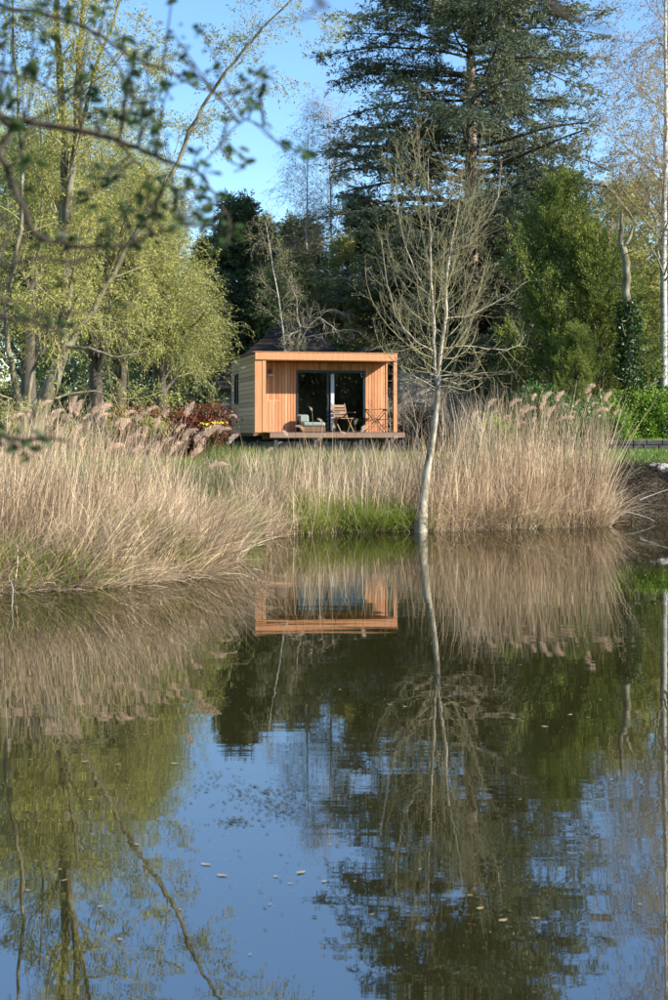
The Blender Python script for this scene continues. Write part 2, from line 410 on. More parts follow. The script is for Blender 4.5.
obj('water', mesh_np('water', WV, np.array([[0, 1, 2, 3]]), M['water']), kind='structure')

# ------------------------------------------------------------------ box builder
def box_data(boxes):
    VV, FF = [], []
    for (c, s, rz) in boxes:
        o = len(VV)
        for dx, dy, dz in ((-1, -1, -1), (1, -1, -1), (1, 1, -1), (-1, 1, -1), (-1, -1, 1), (1, -1, 1), (1, 1, 1), (-1, 1, 1)):
            v = Vector((dx * s[0] / 2, dy * s[1] / 2, dz * s[2] / 2))
            if isinstance(rz, Matrix): v = rz @ v
            elif rz: v = Matrix.Rotation(rz, 3, 'Z') @ v
            VV.append((v.x + c[0], v.y + c[1], v.z + c[2]))
        FF += [(o, o + 3, o + 2, o + 1), (o + 4, o + 5, o + 6, o + 7), (o, o + 1, o + 5, o + 4), (o + 1, o + 2, o + 6, o + 5), (o + 2, o + 3, o + 7, o + 6), (o + 3, o, o + 4, o + 7)]
    return VV, FF
def boxes(name, bs, mat, parent=None, bevel=0.0, **k):
    """bs: list of (centre, size[, rotation])"""
    V, Fc = box_data([(x[0], x[1], x[2] if len(x) > 2 else 0) for x in bs])
    me = bpy.data.meshes.new(name); me.from_pydata(V, [], Fc); me.materials.append(mat)
    o = obj(name, me, parent, **k)
    if bevel:
        bv = o.modifiers.new('bevel', 'BEVEL'); bv.width = bevel; bv.segments = 1
    return o
def bar(a, b, wdt, thk=None):
    """box entry running from a to b"""
    a = Vector(a); b = Vector(b); d = b - a
    rot = d.to_track_quat('Z', 'Y').to_matrix()
    return ((a + b) / 2, (wdt, thk or wdt, d.length), rot)

# ------------------------------------------------------------------ timber cabin
CA = R(13.0); CX, CY, CZ = -2.445, 43.0, 1.86
cab = empty('timber_cabin', (CX, CY, CZ), CA, label='orange timber cabin with open porch, raised on stilts behind the reeds', cat='cabin')
W_, D_, H_ = 4.56, 4.9, 2.49
PD = 1.1                                              # porch depth
# walls (inner shell), roof, fascia
boxes('side_wall', [((.09, D_ / 2 + .02, H_ / 2 - .12), (.10, D_ - .08, H_ - .27))], M['inner'], cab)
boxes('side_wall', [((W_ - .09, (PD + D_) / 2 + .05, H_ / 2 - .12), (.10, D_ - PD - .16, H_ - .27))], M['inner'], cab)
boxes('back_wall', [((W_ / 2, D_ - .04, H_ / 2 - .12), (W_ - .02, .08, H_ - .27))], M['grey_wood'], cab)
WX0, WX1, WZ1 = 1.53, 3.79, 1.98
boxes('front_wall', [(((.14 + WX0 - .004) / 2, PD + .06, 1.12), (WX0 - .144, .06, 2.22)), (((WX1 + W_ - .15) / 2 + .004, PD + .06, 1.12), (W_ - .158 - WX1, .06, 2.22)),
                     (((WX0 + WX1) / 2, PD + .06, (WZ1 + 2.23) / 2 + .003), (WX1 - WX0 + .01, .058, 2.23 - WZ1))], M['inner'], cab)
boxes('cabin_floor', [((W_ / 2, (D_ + PD) / 2, -.07), (W_ - .3, D_ - PD - .1, .1))], M['deck_wood'], cab)
rf = boxes('roof', [((W_ / 2, D_ / 2 + .03, H_ - .13), (W_ - .09, D_ - .06, .14))], M['inner'], cab)
boxes('roof_edging', [((W_ / 2, .0, H_ + .008), (W_ + .05, .11, .016)), ((W_ + .0, D_ / 2 + .06, H_ + .008), (.11, D_ - .02, .016)), ((0, D_ / 2 + .06, H_ + .008), (.11, D_ - .02, .016))], M['cedar_wood'], rf)
boxes('fascia', [((W_ / 2, 0, H_ - .12), (W_, .07, .24))], M['cedar_wood'], cab, bevel=.006)
boxes('fascia', [((W_ - .035, D_ / 2 + .036, H_ - .12), (.07, D_ - .002, .24))], M['cedar_wood'], cab, bevel=.006)
# ceiling boards of the porch
cb_me = None
for i in range(8):
    if cb_me is None:
        o = boxes('ceiling_board', [((0, 0, 0), (W_ - .16, .12, .02))], M['cedar_wood'], cab); cb_me = o.data
    else: o = obj('ceiling_board', cb_me, cab)
    o.location = (W_ / 2, .11 + i * .128, H_ - .225)
# posts
boxes('post', [((.285, .065, H_ / 2 - .12), (.115, .115, H_ - .25))], M['cedar_wood'], cab, bevel=.006)
boxes('post', [((W_ - .055, .065, H_ / 2 - .12), (.115, .115, H_ - .25))], M['cedar_wood'], cab, bevel=.006)
boxes('corner_trim', [((.11, .045, H_ / 2 - .13), (.22, .05, H_ - .25))], M['cedar_wood'], cab)
boxes('corner_trim', [((W_ - .045, PD + .03, H_ / 2 - .12), (.05, .10, H_ - .26))], M['cedar_wood'], cab)
# vertical cladding boards, one object each
def board_mesh(w, h, t):
    V, Fc = box_data([((0, 0, h / 2), (w, t, h), 0)])
    me = bpy.data.meshes.new('board'); me.from_pydata(V, [], Fc); me.materials.append(M['cedar_wood']); return me
BW = .098
bm_full = board_mesh(BW - .012, 2.23, .022)
x = .165 + BW / 2
while x < WX0 - .02:
    obj('board', bm_full, cab, (x, PD + .014 + rnd.uniform(-.0015, .0015), .006)); x += BW
x = WX1 + .02 + BW / 2
while x < W_ - .09:
    obj('board', bm_full, cab, (x, PD + .014 + rnd.uniform(-.0015, .0015), .006)); x += BW
bm_short = board_mesh(BW - .012, 2.23 - WZ1 - .02, .022)
x = WX0 + .03 + BW / 2
while x < WX1 - .02:
    obj('board', bm_short, cab, (x, PD + .014, WZ1 + .024)); x += BW
bm_low = board_mesh(.088, .96, .022)
for i in range(4): obj('board', bm_low, cab, (.395 + i * .097, .05, .02))
boxes('panel_rail', [((.54, .075, .985), (.42, .07, .035))], M['cedar_wood'], cab)
boxes('panel_frame', [((.54, .085, .5), (.40, .03, .9))], M['cedar_wood'], cab)
# horizontal boards on the left wall
sb_me = None
nb = 18
for i in range(nb):
    if i in (): continue
    if sb_me is None:
        V, Fc = box_data([((0, 0, 0), (.024, 3.30, .124), 0), ])
        sb_me = bpy.data.meshes.new('board'); sb_me.from_pydata(V, [], Fc); sb_me.materials.append(M['grey_wood'])
        V, Fc = box_data([((0, 0, 0), (.024, .86, .124), 0), ]); sb_s = bpy.data.meshes.new('board'); sb_s.from_pydata(V, [], Fc); sb_s.materials.append(M['grey_wood'])
    z = -.02 + i * .1385 + .06
    if .98 < z < 1.92:                                # interrupted by the side window
        obj('board', sb_me, cab, (.027, .035 + 1.65, z)); 
        obj('board', sb_s, cab, (.027, 4.88 - .43, z))
    else:
        obj('board', sb_me, cab, (.027, .035 + 1.65, z))
        o = obj('board', sb_me, cab, (.027, 3.345 + .77, z)); o.scale = (1, .466, 1)
boxes('side_wall_trim', [((.03, D_ - .0, H_ / 2 - .1), (.07, .07, H_ - .1))], M['steel'], cab)
boxes('side_wall_trim', [((.027, D_ / 2, H_ - .03), (.06, D_, .06))], M['steel'], cab)
# side window
sw = boxes('window', [((.02, 3.40, 1.45), (.08, .05, .98)), ((.02, 4.0, 1.45), (.08, .05, .98)), ((.02, 3.7, .98), (.08, .55, .05)), ((.02, 3.7, 1.92), (.08, .55, .05))], M['alu'], cab)
boxes('pane', [((.035, 3.7, 1.45), (.01, .55, .9))], M['steel'], sw)
# sliding door
fr = boxes('sliding_door', [((WX0 + .03, PD + .03, WZ1 / 2), (.06, .09, WZ1)), ((WX1 - .03, PD + .03, WZ1 / 2), (.06, .09, WZ1)), (((WX0 + WX1) / 2, PD + .03, WZ1 - .035), (WX1 - WX0 - .12, .09, .07)),
                            (((WX0 + WX1) / 2, PD + .03, .03), (WX1 - WX0 - .12, .09, .06)), (((WX0 + WX1) / 2 - .10, PD + .035, WZ1 / 2), (.07, .06, WZ1 - .12))], M['alu'], cab)
mxw = (WX0 + WX1) / 2 - .10
boxes('pane', [(((WX0 + mxw) / 2 + .012, PD + .035, WZ1 / 2), (mxw - WX0 - .1, .012, WZ1 - .13))], M['glass'], fr)
boxes('pane', [(((WX1 + mxw) / 2, PD + .02, WZ1 / 2), (WX1 - mxw - .1, .012, WZ1 - .13))], M['glass'], fr)
boxes('handle', [((mxw + .0, PD - .012, 1.0), (.02, .03, .3))], M['steel'], fr)
boxes('door_stile', [((mxw + .15, PD - .004, WZ1 / 2 - .03), (.11, .04, WZ1 - .16))], M['stile'], fr)
# deck
dk_me = None
for i in range(11):
    if dk_me is None:
        o = boxes('deck_board', [((0, 0, 0), (4.32, .125, .028))], M['deck_wood'], cab); dk_me = o.data
    else: o = obj('deck_board', dk_me, cab)
    o.location = (.40 + 2.16, -.28 + i * .132, -.014)
boxes('deck_beam', [((2.56, -.355, -.10), (4.32, .045, .14))], M['deck_wood'], cab, bevel=.004)
boxes('deck_beam', [((2.56, 1.0, -.13), (4.28, .045, .20))], M['deck_wood'], cab)
boxes('deck_beam', [((4.697, .33, -.102), (.045, 1.30, .14))], M['deck_wood'], cab)
boxes('floor_beam', [((W_ / 2, 3.0, -.22), (W_ - .2, .12, .18))], M['steel'], cab)
boxes('floor_beam', [((W_ / 2, 4.6, -.22), (W_ - .2, .12, .18))], M['steel'], cab)
st_me = None
for (x, y) in ((.6, -.25), (1.9, -.25), (3.3, -.25), (4.25, -.25), (4.6, -.2), (.3, 1.2), (2.3, 1.2), (4.2, 1.2), (.3, 3.0), (2.3, 3.0), (4.2, 3.0), (.3, 4.6), (4.2, 4.6)):
    if st_me is None:
        o = boxes('stilt', [((0, 0, -.5), (.09, .09, .72))], M['steel'], cab); st_me = o.data
    else: o = obj('stilt', st_me, cab)
    o.location = (x, y, -.1)
# wall lamp
lp = boxes('wall_lamp', [((.66, PD - .02, 1.93), (.09, .05, .16))], M['red'], cab, bevel=.01)
LT = Tubes(); LT.one([(.66, PD - .06, 1.86), (.66, PD - .06, 1.83), (.66, PD - .06, 1.78)], [.03, .09, .12], 14, 2)
boxes('bracket', [((.66, PD - .05, 1.84), (.03, .08, .03))], M['steel'], lp)
obj('lamp_shade', LT.mesh('lamp_shade', M['white']), lp)

def cabin_pt(x, y, z=0.0):
    c, s = math.cos(CA), math.sin(CA)
    return (CX + c * x - s * y, CY + s * x + c * y, CZ + z)

# folding table on the deck
tb = empty('folding_table', cabin_pt(4.02, .55), CA, label='small brown wooden folding table with crossed legs on the deck', cat='table')
for i in range(6): boxes('slat', [((0, -.2 + i * .08, .735), (.74, .072, .02))], M['brown_wood'], tb)
boxes('top_rail', [((-.3, 0, .71), (.035, .46, .03)), ((.3, 0, .71), (.035, .46, .03))], M['brown_wood'], tb)
for sy in (-.2, .2):
    boxes('leg', [bar((-.32, sy, 0), (.30, sy, .7), .035, .022)], M['brown_wood'], tb)
    boxes('leg', [bar((.32, sy + .026, 0), (-.30, sy + .026, .7), .035, .022)], M['brown_wood'], tb)
boxes('stretcher', [((0, 0, .34), (.03, .42, .03))], M['brown_wood'], tb)
# slatted chair
ch = empty('garden_chair', cabin_pt(2.95, .50), CA + .25, label='tan wooden chair with slatted back on the deck before the glass door', cat='chair')
for i in range(5): boxes('slat', [((0, -.2 + i * .1, .44), (.46, .085, .02))], M['brown_wood'], ch)
for sx in (-.23, .23):
    boxes('leg', [bar((sx, -.24, 0), (sx, .22, .46), .035, .022)], M['brown_wood'], ch)
    boxes('leg', [bar((sx * 1.12, .24, 0), (sx * 1.12, -.06, .46), .035, .022)], M['brown_wood'], ch)
    boxes('back_post', [bar((sx, .2, .42), (sx, .42, .92), .035, .022)], M['brown_wood'], ch)
    boxes('armrest', [((sx * 1.2, .02, .63), (.05, .5, .022))], M['brown_wood'], ch)
for i in range(4): boxes('back_slat', [((0, .25 + i * .045, .52 + i * .105), (.44, .014, .085), Matrix.Rotation(-.4, 3, 'X'))], M['brown_wood'], ch)
# pale lounger seen through / before the glass
bd = empty('lounge_seat', cabin_pt(1.95, .62), CA, label='pale green cushioned low seat on the deck left of the white door stile', cat='lounge seat')
boxes('base', [((0, 0, .1), (.72, .6, .16))], M['brown_wood'], bd)
for (sx, sy) in ((-.3, -.24), (.3, -.24), (-.3, .24), (.3, .24)): boxes('leg', [((sx, sy, .012), (.05, .05, .024))], M['steel'], bd)
boxes('cushion', [((0, 0, .25), (.72, .6, .14))], M['cloth'], bd, bevel=.04)
boxes('back_cushion', [((-.24, .2, .42), (.30, .2, .26), Matrix.Rotation(-.2, 3, 'X'))], M['cloth'], bd, bevel=.04)

# ------------------------------------------------------------------ tiled house behind the cabin
def house(name, x0, x1, y0, y1, ze, zr, wallmat, label, hip=1.5, openings=(), roofmat=M['tile']):
    zb = float(ground_z(np.array([(x0 + x1) / 2]), np.array([y0 + 1]))[0]) - .1
    e = empty(name, ((x0 + x1) / 2, (y0 + y1) / 2, zb), 0, label=label, cat='house')
    w_, d_, h_ = (x1 - x0), (y1 - y0), ze - zb
    t_ = .3
    for nm, c, s in (('wall', (0, -d_ / 2 + t_ / 2, h_ / 2), (w_, t_, h_)), ('wall', (0, d_ / 2 - t_ / 2, h_ / 2), (w_, t_, h_)),
                     ('wall', (-w_ / 2 + t_ / 2, 0, h_ / 2 - .003), (t_, d_ - 2 * t_, h_)), ('wall', (w_ / 2 - t_ / 2, 0, h_ / 2 - .003), (t_, d_ - 2 * t_, h_))):
        boxes(nm, [(c, s)], wallmat, e)
    # roof of overlapping tile courses
    ov = .35; hr = zr - zb; n = 16; V, Fc = [], []
    X0, X1, Y0, Y1 = -w_ / 2 - ov, w_ / 2 + ov, -d_ / 2 - ov, d_ / 2 + ov
    def ring(a, z):
        return [(X0 + hip * a, Y0 + (Y1 - Y0) / 2 * a, z), (X1 - hip * a, Y0 + (Y1 - Y0) / 2 * a, z), (X1 - hip * a, Y1 - (Y1 - Y0) / 2 * a, z), (X0 + hip * a, Y1 - (Y1 - Y0) / 2 * a, z)]
    for i in range(n):
        a0, a1 = i / n, (i + 1) / n
        z0 = h_ - .12 + (hr - h_) * a0 + .05; z1 = h_ - .12 + (hr - h_) * a1
        o = len(V); V += ring(a0, z0 - .05) + ring(a0, z0) + ring(min(1, a1 + .01), z1)
        for k in range(4):
            q = (k + 1) % 4
            Fc += [(o + k, o + q, o + 4 + q, o + 4 + k), (o + 4 + k, o + 4 + q, o + 8 + q, o + 8 + k)]
    me = bpy.data.meshes.new('roof'); me.from_pydata(V, [], Fc); me.materials.append(roofmat)
    obj('roof', me, e)
    for (ox, oz, ow, oh, kind) in openings:
        f = boxes(kind, [((ox - ow / 2, -d_ / 2 - .01, oz), (.07, .1, oh + .14)), ((ox + ow / 2, -d_ / 2 - .01, oz), (.07, .1, oh + .14)),
                         ((ox, -d_ / 2 - .01, oz + oh / 2 + .035), (ow - .07, .1, .07)), ((ox, -d_ / 2 - .01, oz - oh / 2 - .035), (ow - .07, .1, .07)), ((ox, -d_ / 2 - .01, oz), (.05, .08, oh))], M['white'], e)
        boxes('pane', [((ox, -d_ / 2 - .005, oz), (ow, .03, oh))], M['steel'], f)
    return e
house('tiled_house', -4.3, 1.2, 50.5, 57, 3.55, 6.25, M['render'], 'grey rendered house with steep brown tiled roof behind the timber cabin', hip=2.6, openings=((-1.2, 1.4, .9, 1.1, 'window'),))
house('stone_barn', 2.3, 6.6, 52, 58, 4.45, 5.4, M['rubble'], 'pale stone barn with brown roof to the right of the timber cabin', hip=.6, openings=((-1.4, 1.45, .7, .8, 'window'), (1.3, 1.45, .8, 1.0, 'window')))

# ------------------------------------------------------------------ tree builders
def finish(name, base, T, barkmat, leaf, leafmat, label, cat='tree', group=None, extra=None):
    e = empty(name, tuple(base), 0, label=label, cat=cat, group=group)
    obj('trunk', T.mesh('trunk', barkmat, base), e)
    if extra is not None:
        obj('twigs', extra[0].mesh('twigs', extra[1], base), e, kind='stuff')
    if leaf is not None:
        V, Fx, t_ = join(leaf) if isinstance(leaf, list) else leaf
        obj('crown', mesh_np('crown', V - np.array(base), Fx, leafmat, False, t_), e, kind='stuff')
    return e
def place(src, x, y, rz, s, label, sz=None, group=None, dz=-.1):
    c = copy_tree(src); c.location = (x, y, float(ground_z(np.array([x]), np.array([y]))[0]) + dz)
    c.rotation_euler = (0, 0, rz); c.scale = (s, s, sz or s); c['label'] = label
    if group: c['group'] = group
    return c
def gz(x, y): return float(ground_z(np.array([x]), np.array([y]))[0])
def pxy(px, d): return (px - 334) / FPX * d

# --- small bare tree at the water's edge
D = 26.1
T = Tubes(); TW = Tubes()
def pts(l, d): return [P(a, b_, d + (c[0] if c else 0)) for a, b_, *c in l]
base = P(420, 531, D); base[2] = -.15
tr = T.one([base] + pts([(423, 500), (428.5, 462), (434.5, 425), (437.5, 392), (438, 374)], D), [.15, .094, .070, .056, .050, .047], 12, 5, .003)
sA = T.one(pts([(437, 385), (434, 360), (433.5, 320), (431, 280), (430, 235), (428, 195), (428, 158)], D), [.04, .035, .03, .025, .018, .010, .005], 8, 4, .006)
sB = T.one(pts([(438, 376), (441, 350), (446, 315), (446, 285), (451, 245, .2), (459, 205, .3), (463, 160, .4)], D), [.048, .038, .033, .028, .02, .011, .005], 8, 4, .006)
for l, r0 in (([(439, 371), (460, 374, -.2), (490, 373, -.3), (517, 371, -.5)], .022), ([(441, 348), (470, 346, .2), (500, 350, .3), (519, 345, .4), (524, 332, .5)], .02),
              ([(434, 352), (415, 340, -.3), (397, 318, -.5), (388, 285, -.6), (381, 240, -.7)], .022), ([(446, 318), (470, 315, .4), (500, 300, .6), (530, 280, .7)], .018),
              ([(433, 308), (420, 280, .3), (404, 240, .6), (397, 205, .7), (396, 165, .8)], .02), ([(449, 255), (470, 240, -.2), (490, 215, -.4), (499, 190, -.5), (502, 160, -.6)], .018),
              ([(437, 392), (420, 385, .5), (405, 372, .8), (390, 350, 1.0)], .016)):
    q = T.one(pts(l, D), np.linspace(r0 * .8, .005, len(l)), 6, 4, .01)
    a = sprout(q[0], q[1], 18, .1, 1, .8, .8, 5, .16, (0, 0, .35), rr=.5, rmin=.0028); TW.add(*a, 3)
    a2 = sprout(a[0], a[1], 3, .2, .95, .7, .28, 3, .2, (0, 0, .2), rmin=.0025); TW.add(*a2, 3)
ups = []
for s_, n_ in ((sA, 31), (sB, 33)):
    b1 = sprout(s_[0], s_[1], n_, .02, .95, 1.15, 2.05, 9, .08, (0, 0, .58), rr=.26, rmin=.004, taper=.55, angj=.25); TW.add(*b1, 5)
    b2 = sprout(b1[0], b1[1], 8, .12, .95, .6, .75, 5, .13, (0, 0, .35), rr=.5, rmin=.0028); TW.add(*b2, 3)
    b3 = sprout(b2[0], b2[1], 3, .15, .9, .6, .25, 3, .2, (0, 0, .2), rmin=.0025); TW.add(*b3, 3)
    ups.append(b3[0])
bl = sprout(tr[0], tr[1], 12, .82, 1, 1.3, .8, 6, .2, (0, 0, .2), rr=.25, rmin=.004, taper=0); T.add(*bl, 4)
b2 = sprout(bl[0], bl[1], 6, .2, .95, .8, .4, 4, .2, (0, 0, .1), rmin=.0025); TW.add(*b2, 3)
p_, d_ = along(np.concatenate([x for x in ups]), 1, .5, 1, .01)
lf = leaves(p_, d_ + rng.normal(0, .5, p_.shape), .025, .012)
finish('bare_alder', base, T, M['bark_alder'], lf, M['springleaf'], 'slender pale bare tree leaning up from the water edge in front of the cabin', extra=(TW, M['bark_twig']))

# --- large willow on the left bank
D = 23.5
T = Tubes(); TW = Tubes()
base = P(20, 470, D); base[2] = gz(base[0], D) - .1
st = []
st.append(T.one([base] + pts([(34, 430), (50, 390), (61, 345), (67, 300), (65, 250), (64, 200), (66, 150), (62, 100), (58, 50), (57, 0), (60, -80), (55, -170)], D), [.17, .15, .135, .12, .105, .095, .085, .075, .065, .055, .045, .03, .015], 12, 4, .012))
st.append(T.one(pts([(66, 235), (69, 190, -.1), (76, 150, -.2), (77, 100, -.2), (80, 50, -.2), (84, 0, -.2), (80, -90, -.2), (86, -170)], D), [.075, .07, .06, .055, .05, .045, .03, .012], 9, 4, .012))
st.append(T.one(pts([(58, 362), (85, 322, .4), (112, 275, .6), (142, 222, .7), (172, 175, .8), (196, 118, .8), (226, 72, .8), (262, 30, .8), (305, -15, .8)], D), [.07, .055, .048, .042, .038, .032, .026, .02, .008], 8, 4, .012))
st.append(T.one(pts([(30, 440), (18, 400, -.3), (9, 350, -.4), (8, 300, -.4), (20, 230, -.5), (22, 160, -.5), (16, 80, -.5), (10, -20, -.5)], D), [.08, .06, .045, .04, .035, .03, .025, .01], 8, 4, .012))
st.append(T.one(pts([(40, 425), (28, 395, .5), (40, 345, .6), (36, 280, .7), (42, 200, .7), (40, 110, .7)], D), [.05, .04, .03, .025, .02, .01], 7, 4, .012))
st.append(T.one(pts([(76, 150, .1), (86, 110, .1), (100, 55, .1), (118, 10, .1), (140, -60, .1)], D), [.04, .034, .028, .022, .01], 7, 4, .012))
st.append(T.one(pts([(44, 398), (20, 410, -.2), (-10, 395, -.4), (-40, 380, -.6)], D), [.06, .045, .035, .02], 7, 4, .012))
st.append(T.one(pts([(66, 347, -.2), (90, 349, -.4), (118, 356, -.5), (150, 352, -.5)], D), [.035, .028, .02, .008], 7, 4, .012))
st.append(T.one(pts([(45, 400, .1), (58, 398, .2), (95, 392, .3), (125, 400, .3)], D), [.03, .025, .016, .008], 7, 4, .012))
tw = []
for k, (q, r_) in enumerate(st):
    n = (24, 16, 15, 13, 8, 8, 5, 3, 3)[k]
    b1 = sprout(q, r_, n, .22 if k < 6 else .1, .98, .95, 1.5, 6, .13, (0, 0, .12), rr=.27, rmin=.005, taper=.3, angj=.25); TW.add(*b1, 5)
    b2 = sprout(b1[0], b1[1], 6, .15, 1, .8, .8, 5, .16, (0, 0, -.05), rr=.55, rmin=.004); TW.add(*b2, 3)
    b3 = sprout(b2[0], b2[1], 5, .1, 1, .8, .42, 5, .18, (0, 0, -.3), rr=.6, rmin=.0028); TW.add(*b3, 3)
    tw += [b2[0], b3[0]]
parts = []
for b_ in tw:
    p_, d_ = along(b_, 17, .15, 1, .04); parts.append(leaves(p_, d_ + rng.normal(0, .6, p_.shape) + np.array([0, 0, -.2]), .055, .017))
finish('leaning_willow', base, T, M['bark_willow'], parts, M['willow'], 'tall many-stemmed willow with fresh yellow-green leaves on the left bank', extra=(TW, M['bark_twig']))

# --- broad willows further back
def broad_willow(height, spread, n1=16, leafn=20, mat='willow_far', L=.075, droop=-.55, lw=.026):
    T = Tubes(); TW = Tubes()
    q = T.one([(0, 0, -.2), (.05, .05, height * .18), (-.08, .05, height * .4), (.05, -.05, height * .62), (0, 0, height * .85)], [.24, .2, .15, .09, .03], 8, 3, .03)
    b1 = sprout(*q, n1, .32, 1, lambda t: 1.15 - .7 * t, height * .42, 7, .1, (0, 0, .22), rr=.55, rmin=.02, taper=.35, lfun=lambda t: (1.1 - .55 * t) * spread); T.add(*b1, 5)
    b2 = sprout(*b1, 9, .2, 1, .8, height * .16, 5, .15, (0, 0, .0), rr=.5, rmin=.01, taper=.2); TW.add(*b2, 3)
    b3 = sprout(*b2, 9, .15, 1, .9, height * .12, 5, .15, (0, 0, droop), rr=.5, rmin=.005, taper=.1); TW.add(*b3, 3)
    ps = []
    for b_ in (b2[0], b3[0]):
        p_, d_ = along(b_, leafn, .1, 1, .05); ps.append(leaves(p_, d_ + rng.normal(0, .6, p_.shape) + np.array([0, 0, -.3]), L, lw))
    return T, TW, join(ps)
def bgtree(name, px, d, data, bark, leafm, twigm, label, cat='tree', group=None, rz=0):
    T, TW, lf = data; x = pxy(px, d); z = gz(x, d) - .1
    e = empty(name, (x, d, z), rz, label=label, cat=cat, group=group)
    obj('trunk', T.mesh('trunk', bark), e)
    if TW is not None: obj('twigs', TW.mesh('twigs', twigm), e, kind='stuff')
    if lf is not None: obj('crown', mesh_np('crown', lf[0], lf[1], leafm, False, lf[2]), e, kind='stuff')
    return e
wA = bgtree('willow_tree', 160, 42, broad_willow(7.8, .66, 24, 14), M['bark_dark'], M['willow_far'], M['bark_twig'], 'rounded yellow-green willow left of the cabin, weeping over the red hedge')
wB = bgtree('willow_tree', 95, 41, broad_willow(10.0, .85, 24, 14), M['bark_dark'], M['willow_far'], M['bark_twig'], 'taller yellow-green willow standing behind the willow with the thick stems')
place(wA, pxy(30, 37), 37, 2.0, 1.12, 'yellow-green willow filling the background at the left picture edge')
place(wB, pxy(-45, 40), 40, 1.0, 1.05, 'yellow-green willow at the far left, mostly outside the picture')
place(wA, pxy(120, 46), 46, 4.0, 1.25, 'pale yellow-green willow at the back, left of the dark spruce')
place(wA, pxy(192, 53), 53, 5.1, .80, 'small bushy willow whose right edge touches the dark spruce')

# --- conifers
def conifer(height, halfw, mat, nb=70, z0=.12, elev=.1, tip=.0, sub=14, subs=6, blades=14, BL=.14, BWd=.05, prof=None, trunk_r=.3, droop=-.1, flat=.85, rsub=.3, nbl2=8, tiers=0):
    T = Tubes(); TW = Tubes()
    q = T.one([(0, 0, -.2), (0, 0, height * .3), (.04, 0, height * .6), (0, .03, height * .85), (0, 0, height)], [trunk_r, trunk_r * .8, trunk_r * .5, trunk_r * .2, .02], 9, 4, .015)
    prof = prof or (lambda t: 1 - t)
    b1 = sprout(*q, nb, z0, .985, lambda t: np.pi / 2 - elev - .35 * t, halfw, 8, .05, (0, 0, tip), rr=.35, rmin=.012, lfun=lambda t: np.maximum(prof(t), .06), Lj=.22, angj=.1, tiers=tiers); (TW if tiers else T).add(*b1, 5)
    b2 = sprout(*b1, sub, .12, 1, 1.0, halfw * rsub, 5, .08, (0, 0, droop), rr=.4, rmin=.006, flat=flat, taper=.6, Lj=.35); TW.add(*b2, 3)
    b3 = sprout(*b2, subs, .1, 1, .9, halfw * rsub * .42, 4, .12, (0, 0, droop), rr=.4, rmin=.004, flat=flat, taper=.4)
    ps = []
    p_, d_ = along(b3[0], blades, 0, 1, .03); ps.append(leaves(p_, d_ + rng.normal(0, .55, p_.shape) * np.array([1, 1, .5]) + np.array([0, 0, .1]), BL, BWd))
    p_, d_ = along(b2[0], nbl2, 0, 1, .03); ps.append(leaves(p_, d_ + rng.normal(0, .6, p_.shape) * np.array([1, 1, .5]), BL, BWd))
    return T, TW, join(ps)
prof = lambda t: np.interp(t, [0, .12, .3, .5, .62, .75, .88, 1], [.7, .85, .95, 1.0, .92, .62, .38, .04])
bgtree('cedar_tree', 470, 55, conifer(22.0, 5.5, None, 225, .06, -.02, -.09, 17, 8, 10, .16, .042, prof, .42, -.14, .88, .26, 7, 25), M['bark_cedar'], M['cedar'], M['bark_dark'],
       'huge blue-green cedar with layered level branches rising behind the cabin')
spr = lambda t: np.interp(t, [0, .1, .5, .8, 1], [.9, 1, .55, .2, .02])
sA_ = bgtree('spruce_tree', 238, 60, conifer(10.6, 2.9, None, 110, .06, -.1, -.04, 10, 5, 11, .15, .045, spr, .14, -.12, .6, .33), M['bark_dark'], M['spruce'], M['bark_dark'], 'dark pointed spruce between the willow and the cabin roof')
place(sA_, pxy(257, 64), 64, 3.9, 1.1, 'broad dark spruce close behind the pointed spruce on its right', .98)
place(sA_, pxy(212, 63), 63, 4.4, 1.0, 'dark spruce half hidden behind the right edge of the willow', .88)
place(sA_, pxy(300, 66), 66, .4, 1.2, 'dark evergreen far back above the tiled roof', 1.0)
place(sA_, pxy(280, 62), 62, 1.2, 1.1, 'dark spruce behind the brown tiled roof, right of the pointed spruce', .80)
place(sA_, pxy(318, 61), 61, 2.2, 1.1, 'dark evergreen behind the cabin, at the left foot of the cedar', .76)
place(sA_, pxy(362, 60), 60, 3.2, .85, 'dark evergreen directly behind the bare alder left side', sz=1.0)
place(sA_, pxy(388, 64), 64, 5.2, 1.0, 'tall dark evergreen between the cedar and the small conifers, behind the alder')
place(sA_, pxy(458, 59), 59, 2.2, .95, 'dark evergreen standing right behind the foot of the cedar trunk')
place(sA_, pxy(420, 61), 61, 4.2, 1.08, 'dark evergreen behind the stone barn roof', sz=.95)
place(sA_, pxy(500, 60), 60, 5.2, 1.15, 'dark evergreen filling the space right of the stone barn', sz=.95)
place(sA_, pxy(222, 58.5), 58.5, .6, .66, 'short dark spruce behind the left end of the tiled house')
place(sA_, pxy(545, 58), 58, 0.2, 1.0, 'dark evergreen behind the bright green thuja')
